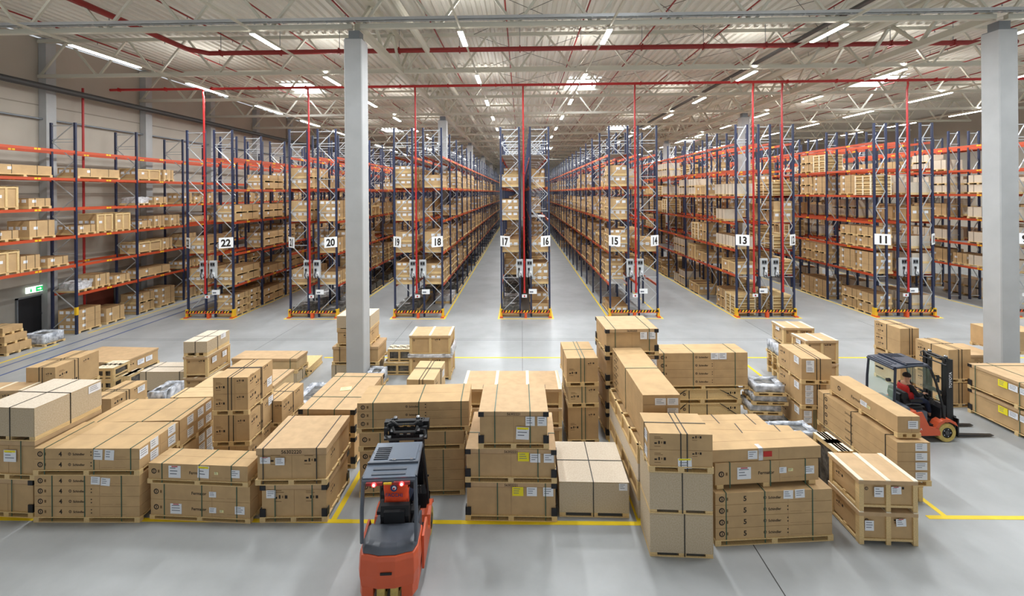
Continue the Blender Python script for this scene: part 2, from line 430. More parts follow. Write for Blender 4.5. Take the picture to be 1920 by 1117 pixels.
# ------------------------------------------------------------------ pallet racks
RH = 10.85
def frame_mb(w):
    """one ladder frame across X: two navy posts, galvanised zigzag bracing, foot plates"""
    b = MB()
    for x in (0, w):
        b.box(x-.05, x+.05, -.045, .045, 0, RH, 'navy'); b.box(x-.08, x+.08, -.07, .07, 0, .015, 'galv')
    z = .35; s = 0
    while z < RH-.9:
        a, c = (.05, w-.05) if s == 0 else (w-.05, .05)
        b.bar((a, 0, z), (c, 0, z+.95), .038, 'galv'); s = 1-s; z += .95
        if s == 0: b.bar((.05, 0, z), (w-.05, 0, z), .035, 'galv')
    b.bar((.05, 0, .25), (w-.05, 0, .25), .04, 'galv'); b.bar((.05, 0, RH-.15), (w-.05, 0, RH-.15), .04, 'galv'); b.bar((.05, 0, RH-.85), (w-.05, 0, RH-.85), .04, 'galv')
    return b
def beam_mb(L, tagged=True):
    b = MB(); b.box(-.025, .025, .05, L-.05, -.13, 0, 'beam_orange')
    for y in (.03, L-.06): b.box(-.035, .035, y, y+.03, -.18, .03, 'beam_orange')
    if tagged:
        b.box(-.028, .028, L/2-.14, L/2-.02, -.105, -.025, 'tag_yellow'); b.box(-.028, .028, L/2+.02, L/2+.14, -.105, -.025, 'tag_yellow')
    return b
_fm = {}; _bm = {}
def link(name, me, parent, loc, rz=0):
    o = bpy.data.objects.new(name, me); COL.objects.link(o); o.parent = parent; o.location = loc
    if rz: o.rotation_euler = (0, 0, rz)
    return o

def pallet_geo(b, w, d, h=.13, m='timber', x0=None, y0=0, boards=5):
    """pallet with width w along x from x0, depth d along y from y0"""
    if x0 is None: x0 = -w/2
    t = .02; bw = .10
    for y in (y0, y0+d/2-bw/2, y0+d-bw): b.box(x0, x0+w, y, y+bw, 0, t, m)
    for x in (x0, x0+w/2-.06, x0+w-.12):
        for y in (y0, y0+d/2-bw/2, y0+d-bw): b.box(x, x+.12, y, y+bw, t, h-1.7*t, m)
        b.box(x, x+.12, y0, y0+d, h-1.7*t, h-t, m)
    for i in range(boards):
        y = y0+(d-.09)*i/(boards-1); b.box(x0, x0+w, y, y+.09, h-t, h, m)
    return b

# load prototypes, facing +X, width along Y
def P_carton(w, tiers, th, pal_each=False, light='carton', labels=True, frame=False):
    b = MB(); z = 0; D = .56
    for t in range(tiers):
        if t == 0 or pal_each:
            for y in (-w/2, -.06, w/2-.12): b.box(-D, D, y, y+.12, z, z+.09, 'timber')
            b.box(-D, D, -w/2, w/2, z+.09, z+.12, 'timber'); z += .12
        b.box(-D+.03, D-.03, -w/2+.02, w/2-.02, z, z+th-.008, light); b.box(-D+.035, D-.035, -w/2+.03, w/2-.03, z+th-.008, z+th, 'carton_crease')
        if labels:
            lw = .17
            for sx in (-1, 1):
                x = sx*(D-.025); b.box(min(x, x-sx*.004), max(x, x-sx*.004), -sx*w*.25-lw/2, -sx*w*.25+lw/2, z+th*.45, z+th*.45+.13, 'paper')
            for xa in ((-.45, -.12, .2) if t % 2 == 0 else (-.1, .24)): b.box(xa, xa+.2, -w/2+.012, -w/2+.02, z+th*.45, z+th*.45+min(.15, th*.4), 'paper'); b.box(-xa-.2, -xa, w/2-.02, w/2-.012, z+th*.45, z+th*.45+min(.15, th*.4), 'paper')
        z += th
    if frame:
        for y in (-w/2, -.04, w/2-.09):
            for x in (-D, D-.04): b.box(x, x+.04, y, y+.09, .1, z+.03, 'timber')
            b.box(-D, D, y, y+.09, z, z+.04, 'timber')
        for x in (-D, D-.04): b.box(x-.004, x+.044, -w/2, w/2, z-.07, z, 'timber')
    else:
        for y in (-w*.22, w*.22): b.box(-D+.02, D-.02, y, y+.015, .12, z+.004, 'strap_dark')
    return b
def P_slat(w, tiers, th):
    b = MB(); z = 0; D = .56
    for t in range(tiers):
        b.box(-D+.05, D-.05, -w/2+.05, w/2-.05, z+.05, z+th-.06, 'timber_dark')
        for zz, hh in ((0, .05), (.12, .06), (th-.11, .10)):
            b.box(-D, D, -w/2, w/2, z+zz, z+zz+.02, 'gap_shade') if zz == 0 else None  # dark sheet paints the shade below each tier
            for x in (-D, D-.03): b.box(x, x+.03, -w/2, w/2, z+zz, z+zz+hh, 'timber')
            for y in (-w/2, w/2-.03): b.box(-D, D, y, y+.03, z+zz, z+zz+hh, 'timber')
        for y in (-w/2-.01, -.045, w/2-.08):
            for x in (-D-.01, D-.03): b.box(x, x+.04, y, y+.09, z, z+th-.01, 'timber_white')
        z += th
    b.box(-D, D, -w/2, w/2, z-.02, z, 'timber')
    return b
def P_wrap(w, h, seed, m='wrapped_dark'):
    b = MB()
    for y in (-w/2, -.06, w/2-.12): b.box(-.56, .56, y, y+.12, 0, .1, 'timber')
    b.box(-.56, .56, -w/2, w/2, .1, .13, 'timber')
    b.lump(-.5, .5, -w/2+.06, w/2-.06, .13, .13+h, m, 5, .045, seed)
    b.box(-.2, .1, -.1, .15, .13+h+.02, .13+h+.03, 'film_white')
    return b
PRO = {
 'c1': ('carton_load', 1.2, P_carton(1.15, 1, .75), 'single brown carton'),
 'c2': ('carton_load', 1.25, P_carton(1.2, 2, .48, True), 'two stacked brown cartons'),
 'c3': ('carton_load', 2.5, P_carton(2.4, 1, .42), 'long flat brown carton'),
 'c4': ('carton_load', .9, P_carton(.85, 1, .62), 'small square brown carton'),
 'c5': ('carton_load', 1.25, P_carton(1.2, 1, .85, frame=True), 'timber braced brown carton'),
 'c6': ('carton_load', 1.3, P_carton(1.25, 3, .36), 'three tiers of cartons'),
 'c7': ('carton_load', 1.75, P_carton(1.7, 1, .55, frame=True), 'wide timber braced carton'),
 'c8': ('carton_load', 1.25, P_carton(1.2, 3, .30, True), 'three thin palletised cartons'),
 'c9': ('carton_load', 2.5, P_carton(2.4, 2, .36, True), 'two long stacked cartons'),
 'ca': ('carton_load', 1.05, P_carton(1.0, 1, .38), 'low brown carton'),
 'cb': ('carton_load', 1.0, P_carton(.95, 1, .9, frame=True), 'tall timber braced carton'),
 'w1': ('white_box_load', 1.25, P_carton(1.2, 2, .46, True, 'osb_light', False), 'two pale board boxes stacked'),
 'w2': ('white_box_load', 1.25, P_carton(1.2, 1, .6, False, 'osb_light', False), 'single pale board box'),
 't1': ('slatted_crate', 1.25, P_slat(1.2, 3, .38), 'three slatted timber crates'),
 't2': ('slatted_crate', 1.85, P_slat(1.8, 2, .40), 'two wide slatted timber crates'),
 'd1': ('wrapped_goods', 1.25, P_wrap(1.2, .45, 3), 'dark film wrapped goods'),
 'd2': ('wrapped_goods', 1.25, P_wrap(1.15, .22, 5), 'low dark wrapped goods'),
 'd3': ('wrapped_goods', .95, P_wrap(.9, .35, 8, 'film_white'), 'white film wrapped goods'),
}
CATS = {'carton_load': 'cartons', 'white_box_load': 'pale boxes', 'slatted_crate': 'crate', 'wrapped_goods': 'wrapped goods'}
GRP = {'carton_load': 'brown cartons stored in the racks', 'white_box_load': 'pale boxes stored in the racks', 'slatted_crate': 'slatted crates stored in the racks', 'wrapped_goods': 'wrapped goods stored low in the racks'}
NUM = {8: 'eight', 9: 'nine', 10: 'ten', 11: 'eleven', 12: 'twelve', 13: 'thirteen', 14: 'fourteen', 15: 'fifteen', 16: 'sixteen', 17: 'seventeen', 18: 'eighteen', 19: 'nineteen', 20: 'twenty', 21: 'twenty-one', 22: 'twenty-two', 23: 'twenty-three'}
LOADS = []   # (score, proto, x, y, z, rz, where)
def fill(cx, side, y0, bay, nb, levels, clear, weights, num, occ, rr, hidden):
    keys = list(weights)
    for bi in range(nb):
        for li, z in enumerate(levels):
            if rr.random() > occ[li]: continue
            y = y0+bi*bay+.1; end = y0+(bi+1)*bay-.08; items = []
            sel = None
            if rr.random() < (.55 if num in NUM else .2): sel = rr.choices(keys, [weights[k] for k in keys])[0]
            for tries in range(7):
                key = sel or rr.choices(keys, [weights[k] for k in keys])[0]
                kd, w, mb, look = PRO[key]
                hh = max(v[2] for v in mb.v)
                if li == 0 and z < .1 and num in (17, 18, 19, 20, 21): key = rr.choice(['d1', 'd2', 'd1', 'd3']); kd, w, mb, look = PRO[key]; hh = .6
                if y+w > end or hh > clear: sel = None; continue
                if li == 0 and num not in NUM and 'bay' not in str(num): key = rr.choice(['c2', 'c6', 'c8', 'c1', 'c9']); kd, w, mb, look = PRO[key]
                if y+w > end: continue
                items.append((key, y+w/2)); y += w+(rr.uniform(.02, .08) if num in NUM else rr.uniform(.03, .4))
            n = len(items)
            for q, (key, yc) in enumerate(items):
                if n > 1 and rr.random() < .06: continue
                if any(abs(cx-c) < .95 and abs(yc-(16.35+18.3*j)) < PRO[key][1]/2+.36 for c in COLX for j in range(6)): continue
                pos = '' if n == 1 else [', near end', ', far end', ''][0 if q == 0 else 1 if q == n-1 else 2] if n < 4 else ', place '+ORD[q]
                if n == 3 and q == 1: pos = ', middle'
                lv = 'floor below' if z < .1 else ORD[li-1]+' shelf of'
                where = '%s %s, %s bay%s' % (lv, 'rack '+NUM[num] if num in NUM else 'wall rack', str(num).replace(' bay', '') if 'bay' in str(num) else ORD[bi], pos)
                LOADS.append((yc+(18 if hidden and bi > 0 else 0), key, cx+rr.uniform(-.04, .04), yc, z+.005, 0 if side > 0 else math.pi, where))
Wc = {'c1': 3, 'c2': 4, 'c3': 1.2, 'c4': 2, 'c5': 1, 'c6': 3, 'c7': 1, 'c8': 2}
W22 = {'c9': 6, 'c8': 2, 'c3': 2, 'c6': 1}
W13 = {'t1': 3, 't2': 1, 'w1': 3, 'w2': 2, 'c5': 2, 'c7': 2, 'c2': 1, 'c8': 1}
W11 = {'t1': 3, 't2': 2, 'c2': 3, 'c6': 2, 'c5': 1, 'c1': 1}
W9 = {'w1': 4, 'w2': 3, 'c1': 2, 'c4': 1}
WALLW = {'c1': 1, 'c3': 1.5, 'c4': 3, 'cb': 1.5, 'c7': 1, 'ca': 3, 'd3': .5}

def sign(parent, x, y, z, txt, rz):
    b = MB(); b.box(-.35, .35, -.008, .008, -.30, .30, 'sign_white'); o = b.build('number_sign', parent); o.location = (x, y, z); o.rotation_euler = (0, 0, rz)
    t = MB(); s = .56
    t.text(txt, (-.01, -.014, -.20), (.84, 0, 0), (0, 0, 1), s, 'ink', True, .035); t.build('numeral', o)
def control_box(parent, x, y, z):
    b = MB(); b.box(-.19, .19, -.14, .0, -.05, .95, 'box_grey'); b.box(-.13, .13, -.155, -.14, .62, .86, 'cable_grey')
    for i in (-.07, .07): b.box(i-.05, i+.05, -.16, -.155, .68, .82, 'black')
    b.tube((-.04, -.19, .35), (-.04, -.19, .48), .05, 'black', 8); b.path([(-.04, -.2, .35), (-.1, -.22, .1), (-.02, -.2, -.1)], .02, 'black', 5); b.box(.02, .12, -.2, -.14, .05, .3, 'paper')
    b.path([(.05, -.2, .2), (.12, -.2, -.05), (.02, -.16, .02)], .018, 'black', 5)
    o = b.build('control_box', parent); o.location = (x, y, z)
def barrier(parent, w):
    b = MB(); b.box(0, w, -.20, -.12, .30, .42, 'black')
    n = int(w/.17)
    for i in range(n):
        x = i*.17+.02
        b.prism([(x, .30), (x+.08, .30), (x+.14, .42), (x+.06, .42)], 1, -.207, -.113, 'stripe_yellow' if i % 3 else 'orange_red')
    b.box(0, w, -.205, -.115, .27, .30, 'orange_red')
    b.build('end_barrier', parent)
    for x, m in ((-.08, 'stripe_yellow'), (w-.04, 'stripe_yellow')):
        p = MB(); p.box(x, x+.12, -.14, .12, .02, .48, m); p.box(x-.03, x+.15, -.26, .14, 0, .06, 'orange_red')
        p.build('post_protector', parent)
    p = MB(); p.box(w/2-.07, w/2+.07, -.26, -.05, 0, .3, 'orange_red'); p.build('barrier_foot', parent)

rr = random.Random(11)
LV_L = [1.85, 3.68, 5.52, 7.42, 9.25]; LV_R = [2.35, 3.78, 5.30, 6.80, 8.30, 9.80]
for ri, (nums, x0, x1, bay, nb) in enumerate(RACKS):
    w = x1-x0; six = w > 3
    offs = [(0, 1.05), (w-1.05, 1.05)] if not six else [(0, .65), (1.28, .64), (w-.65, .65)]
    lv = LV_R if six else LV_L
    root = empty('pallet_rack', (x0, YR, 0), 0, 'long blue and orange double pallet rack with end signs %s and %s' % (NUM[nums[0]], NUM[nums[1]]), 'pallet rack', 'pallet racks')
    for j in range(nb+1):
        for ox, fw in offs:
            if fw not in _fm: _fm[fw] = frame_mb(fw).mesh('upright_frame')
            link('upright_frame', _fm[fw], root, (ox, j*bay, 0))
    if bay not in _bm: _bm[bay] = beam_mb(bay).mesh('shelf_beam')
    rest = MB(); one = beam_mb(bay); cnt = 0
    xs = ([.0, 1.05, w-1.05, w] if not six else [0, 1.28, w-1.27, w])
    for j in range(nb):
        for z in lv:
            for x in xs:
                if cnt < 100: link('shelf_beam', _bm[bay], root, (x, j*bay, z)); cnt += 1
                else: rest.add(one, Matrix.Translation((x, j*bay, z)))
    tag(rest.build('shelf_beams', root), kind='stuff')
    # grey mesh decks on some bays
    dk = MB()
    for j in range(nb):
        for li, z in enumerate(lv):
            for xa, xb in ((.05, 1.0), (w-1.0, w-.05)):
                if (li == 4 and ri in (2, 3)) or rr.random() < .16:
                    for q in range(3): dk.box(xa, xb, j*bay+.08+q*(bay-.16)/3, j*bay+.06+(q+1)*(bay-.16)/3, z, z+.02, 'deck_grey')
    tag(dk.build('shelf_deck', root), kind='stuff')
    barrier(root, w)
    sign(root, .22, -.28, 4.35, str(nums[0]), math.radians(-38.5)); sign(root, w-.22, -.28, 4.35, str(nums[1]), math.radians(38.5))
    dx = DROPS[min(ri, 8)]-x0 if ri < 5 else {5: .95, 6: 21.4-x0, 7: 27.9-x0}[ri]
    cb = w/2 if not six else w/2+.1
    if six: control_box(root, cb-.25, -.06, 2.35); control_box(root, cb+.38, -.06, 2.35)
    else: control_box(root, dx-.26, -.02, 2.35); control_box(root, dx+.30, -.02, 2.35)
    nb_ = MB(); nb_.box(dx+.25, dx+.70, -.16, -.14, 1.35, 1.62, 'sign_white'); nb_.box(dx+.3, dx+.5, -.165, -.16, 1.42, 1.5, 'paper_print'); nb_.build('notice_plate', root)
    nb_ = MB(); nb_.box(dx-.14, dx+.14, -.2, -.16, 1.15, 1.32, 'sign_white'); nb_.tube((dx, -.21, 1.23), (dx, -.2, 1.23), .05, 'pipe_red', 8); nb_.build('notice_plate', root)
    # yellow outline on the floor
    b = MB(); g = .12; L = nb*bay+.2; t = .004
    b.box(-g-.09, -g, -.35, L, 0, t, 'line_yellow').box(w+g, w+g+.09, -.35, L, 0, t, 'line_yellow').box(-g-.09, w+g+.09, -.44, -.35, 0, t, 'line_yellow')
    o = b.build('floor_line'); o.location = (x0, YR, 0); tag(o, 'yellow floor line framing the double rack signed %s and %s' % (NUM[nums[0]], NUM[nums[1]]), 'floor marking', 'yellow lines around the racks')
    wt = {0: W22, 1: Wc, 2: Wc, 3: Wc, 4: Wc, 5: W13, 6: W11, 7: W9}[ri]
    wt2 = {0: W22, 1: Wc, 2: Wc, 3: Wc, 4: W13, 5: W11, 6: W9, 7: W9}[ri]
    occ_l = [.9, .85, .85, .55, .5, 0] if not six else [.9, .85, .8, .8, .8, .35, .0]
    occ_r = list(occ_l)
    if ri == 4: occ_l[0] = .12; occ_r[0] = .12
    if ri == 7: occ_l[0] = 0
    clear = 1.5 if not six else 1.28
    left_hidden = x0 < 0
    fill(x0+.52, -1, YR, bay, nb, [0]+lv, clear, wt, nums[0], occ_l, rr, left_hidden)
    fill(x1-.52, 1, YR, bay, nb, [0]+lv, clear, wt2, nums[1], occ_r, rr, not left_hidden)
# wall rack, single depth
LV_W = [2.1, 3.6, 5.07, 6.5, 8.0, 9.4]
wb = 3.6
root = empty('pallet_rack', (-24.05, 18.6, 0), 0, 'single blue and orange pallet rack along the left wall, bridging the wall door', 'pallet rack', 'pallet racks')
fm = frame_mb(1.25); fme = fm.mesh('upright_frame'); bme = beam_mb(wb).mesh('shelf_beam')
for j in range(-1, 20): link('upright_frame', fme, root, (0, j*wb, 0))
rest = MB(); one = beam_mb(wb); cnt = 0
for j in range(-1, 19):
    for li, z in enumerate(LV_W):
        if j < 1 and li == 0: continue
        for x in (0, 1.25):
            if cnt < 100: link('shelf_beam', bme, root, (x, j*wb, z)); cnt += 1
            else: rest.add(one, Matrix.Translation((x, j*wb, z)))
tag(rest.build('shelf_beams', root), kind='stuff')
for j in (1,):
    p = MB(); p.box(1.19, 1.31, -.06+j*wb, .06+j*wb, 1.0, 1.4, 'stripe_yellow'); p.build('post_protector', root)
fill(-23.42, 1, 15.0, wb, 1, [0]+LV_W, 1.2, WALLW, 'nearest bay', [0, 0, .9, .9, .9, .8, 0], rr, False)
fill(-23.42, 1, 18.6, wb, 1, [0]+LV_W, 1.2, WALLW, 'over door bay', [0, 0, .9, .9, .9, .8, 0], rr, False)
fill(-23.42, 1, 18.6+wb, wb, 18, [0]+LV_W, 1.25, WALLW, 'along the left wall', [1, .85, .9, .9, .85, .7, 0], rr, False)

LOADS.sort(key=lambda t: t[0])
cnt = {}; rest = {}; pme = {}; used = set()
for sc, key, x, y, z, rz, where in LOADS:
    kd, w, mb, look = PRO[key]
    cnt[kd] = cnt.get(kd, 0)+1
    lim = {'carton_load': 300, 'white_box_load': 150, 'slatted_crate': 120, 'wrapped_goods': 100}[kd]
    if cnt[kd] <= lim:
        if key not in pme: pme[key] = mb.mesh(kd)
        o = bpy.data.objects.new(kd, pme[key]); COL.objects.link(o); o.location = (x, y, z); o.rotation_euler = (0, 0, rz)
        lab = look+', '+where
        if lab in used: lab = lab.replace(', ', ' with straps, ', 1)
        used.add(lab); tag(o, lab, CATS[kd], GRP[kd])
    else:
        rest.setdefault(kd, MB()).add(mb, Matrix.Translation((x, y, z)) @ Matrix.Rotation(rz, 4, 'Z'))
for kd, mb in rest.items():
    tag(mb.build(kd+'s'), 'distant %s filling the far bays of the racks' % GRP[kd].split(' stored')[0], CATS[kd], None, 'stuff')

# ------------------------------------------------------------------ floor markings
def line(x0, x1, y0, y1, lab, m='line_yellow', name='floor_line'):
    b = MB(); b.box(0, x1-x0, 0, y1-y0, 0, .005, m); o = b.build(name); o.location = (x0, y0, 0); tag(o, lab, 'floor marking', 'floor lines'); return o
line(-16, 2.55, 9.47, 9.58, 'yellow line along the front of the boxes, behind the forklift')
line(8.75, 16, 9.72, 9.83, 'yellow line on the right in front of the long cartons')
line(-4.2, -4.08, 9.58, 19, 'yellow line running back beside the grey roofed forklift')
line(2.44, 2.55, 9.58, 19, 'yellow line running back beside the tall board boxes')
line(9.1, 9.21, 9.83, 19, 'yellow line running back under the long cartons on the right')
line(-8.6, 24, 19.0, 19.1, 'thin yellow line behind the box area, before the racks')
line(-22.3, -22.2, 16.5, 20.8, 'short yellow line beside the wall door', )
line(-22.45, -22.37, 22.4, 92, 'yellow line along the wall rack')
line(-21.7, -21.62, 14, 92, 'blue floor line nearer the wall rack', 'line_blue')
line(-20.75, -20.65, 14, 92, 'blue floor line nearer rack 23', 'line_blue')
b = MB()
b.quad((4.45, 3, .003), (4.47, 3, .003), (4.62, 9.3, .003), (4.60, 9.3, .003), 'joint')
o = b.build('floor_joint'); tag(o, 'dark joint line in the concrete below the cartons marked 5', 'floor joint')
b = MB()
for y in (21.5, 9.0+18.3-6): b.box(-21, 26, y, y+.012, 0, .002, 'joint')
for x in (-12.2, -6.1, 0, 6.1, 12.2, 18.3): b.box(x, x+.012, 16, 24.5, 0, .002, 'joint')
tag(b.build('floor_joint'), 'faint saw cut joints in the open floor before the racks', 'floor joint')

# ------------------------------------------------------------------ left wall door corner
r = tag(empty('door_1', (-24.97, 21.3, 0)), kind='structure')
b = MB(); b.box(0, .06, .05, 1.25, 0, 1.98, 'door_black'); b.build('door_leaf', r)
b = MB(); b.box(0, .1, 0, .06, 0, 2.05, 'cable_grey').box(0, .1, 1.24, 1.3, 0, 2.05, 'cable_grey').box(0, .1, 0, 1.3, 1.98, 2.05, 'cable_grey'); b.build('door_frame', r)
b = MB(); b.box(.06, .12, 1.1, 1.14, 1.0, 1.1, 'chrome'); b.build('door_handle', r)
r = empty('exit_sign', (-24.9, 21.7, 2.2), 0, 'green and white exit sign above the black wall door', 'exit sign')
b = MB(); b.box(0, .06, 0, .8, 0, .3, 'sign_glow'); b.build('housing', r)
b = MB(); b.box(.06, .066, .43, .77, .03, .27, 'green_sign'); b.box(.066, .07, .5, .62, .13, .17, 'sign_glow'); b.prism([(.62, .08), (.70, .15), (.62, .22)], 0, .066, .07, 'sign_glow')
b.box(.06, .066, .04, .36, .03, .27, 'sign_glow'); b.tube((.066, .2, .2), (.068, .2, .2), .03, 'green_sign', 8); b.box(.066, .068, .16, .24, .05, .17, 'green_sign'); b.build('pictogram', r)
r = empty('door_2', (-24.96, 24.8, 0)); tag(r, kind='structure')
b = MB(); b.box(0, .06, 0, 1.7, 0, 1.9, 'brown_door'); b.build('door_leaf', r)
b = MB(); b.box(.0, .08, -.05, 0, 0, 1.95, 'dark_steel').box(.0, .08, 1.7, 1.75, 0, 1.95, 'dark_steel'); b.build('door_frame', r)
r = empty('fire_extinguisher', (-24.87, 23.6, .35), 0, 'red fire extinguisher on the left wall between the doors', 'fire extinguisher')
b = MB(); b.tube((0, 0, 0), (0, 0, .5), .09, 'pipe_red', 12); b.tube((0, 0, .5), (0, 0, .56), .09, 'pipe_red', 12, .03); b.build('cylinder', r)
b = MB(); b.box(-.03, .03, -.05, .05, .56, .62, 'black'); b.path([(0, .04, .58), (.08, .1, .5), (.1, .1, .2)], .012, 'black', 6); b.build('valve', r)

# ------------------------------------------------------------------ goods on the floor
ICON = {}
def icons(b, x, y, z, s, ux=(1, 0, 0), full=True):
    """small printed handling marks"""
    ux = Vector(ux); rr_ = random.Random(int(abs(x*71+z*37)*10))
    o = Vector((x, y, z))
    def q(u0, u1, v0, v1, m='ink'):
        b.quad(o+ux*u0+Vector((0, 0, v0)), o+ux*u1+Vector((0, 0, v0)), o+ux*u1+Vector((0, 0, v1)), o+ux*u0+Vector((0, 0, v1)), m)
    q(0, .05*s, 0, .03*s); q(.075*s, .105*s, 0, .06*s); q(.13*s, .15*s, .01*s, .05*s, 'ink_faint'); q(.175*s, .22*s, 0, .055*s); q(0, .12*s, -.05*s, -.04*s, 'ink_faint')
    if full: q(0, .16*s, .10*s, .11*s, 'ink_faint'); q(0, .12*s, .13*s, .14*s, 'ink_faint')
def disc(b, c, ux, r, m, seg=14, m2=None):
    c = Vector(c); ux = Vector(ux); uz = Vector((0, 0, 1)); n = len(b.v)
    b.v += [tuple(c+ux*(r*math.cos(2*math.pi*i/seg))+uz*(r*math.sin(2*math.pi*i/seg))) for i in range(seg)]
    b.f.append(tuple(n+i for i in range(seg))); b.m.append(m)
def logo_disc(b, x, y, z, r=.05, ux=(1, 0, 0)):
    ux = Vector(ux); nrm = Vector((ux.y, -ux.x, 0))
    disc(b, (x, y, z), ux, r, 'ink'); c = Vector((x, y, z))+nrm*.001
    disc(b, c+ux*(r*.05), ux, r*.62, 'board'); c = c+nrm*.001
    b.quad(c-ux*r*.1+Vector((0, 0, -r*.5)), c+ux*r*.2+Vector((0, 0, -r*.5)), c+ux*r*.2+Vector((0, 0, r*.5)), c-ux*r*.1+Vector((0, 0, r*.5)), 'ink')

def paper(parent, w, d, zb, zt, spec):
    face, u, v, pw, ph, m = spec[:6]; rot = spec[6] if len(spec) > 6 else 0
    b = MB(); b.box(-pw/2, pw/2, -.003, 0, -ph/2, ph/2, m)
    if m.startswith('paper') :
        rr_ = random.Random(int((u*97+v*31)*100))
        if rot == 0 and face != 'T' and pw > .2 and rr_.random() < .0: pass
        for k in range(3):
            z = ph*(.28-.24*k); b.box(-pw*.38, pw*rr_.uniform(.0, .36), -.0045, -.003, z, z+ph*.07, 'paper_print')
        if len(spec) > 7:
            if spec[7] == 'y': b.box(-pw*.45, pw*.45, -.0046, -.003, ph*.3, ph*.47, 'paper_yellow')
            if spec[7] == 'r': b.box(-pw*.25, pw*.25, -.0046, -.003, ph*.40, ph*.48, 'red_tape')
            if spec[7] == 'w': b.box(pw*.0, pw*.3, -.0046, -.003, -ph*.2, ph*.2, 'paper')
    o = b.build('paper_label', parent)
    z = zb+(zt-zb)*v
    if face == 'F': o.location = (w*u, -.006, z); o.rotation_euler = (0, rot, 0)
    elif face == 'R': o.location = (w+.006, d*u, z); o.rotation_euler = (rot, 0, math.pi/2)
    elif face == 'L': o.location = (-.006, d*u, z); o.rotation_euler = (rot, 0, -math.pi/2)
    elif face == 'T': o.location = (w*u, d*v, zt+.006); o.rotation_euler = (-math.pi/2, 0, rot)
    if m == 'paper_yellow': o['label'] = 'yellow label'
    if m == 'red_tape': o['label'] = 'red label'

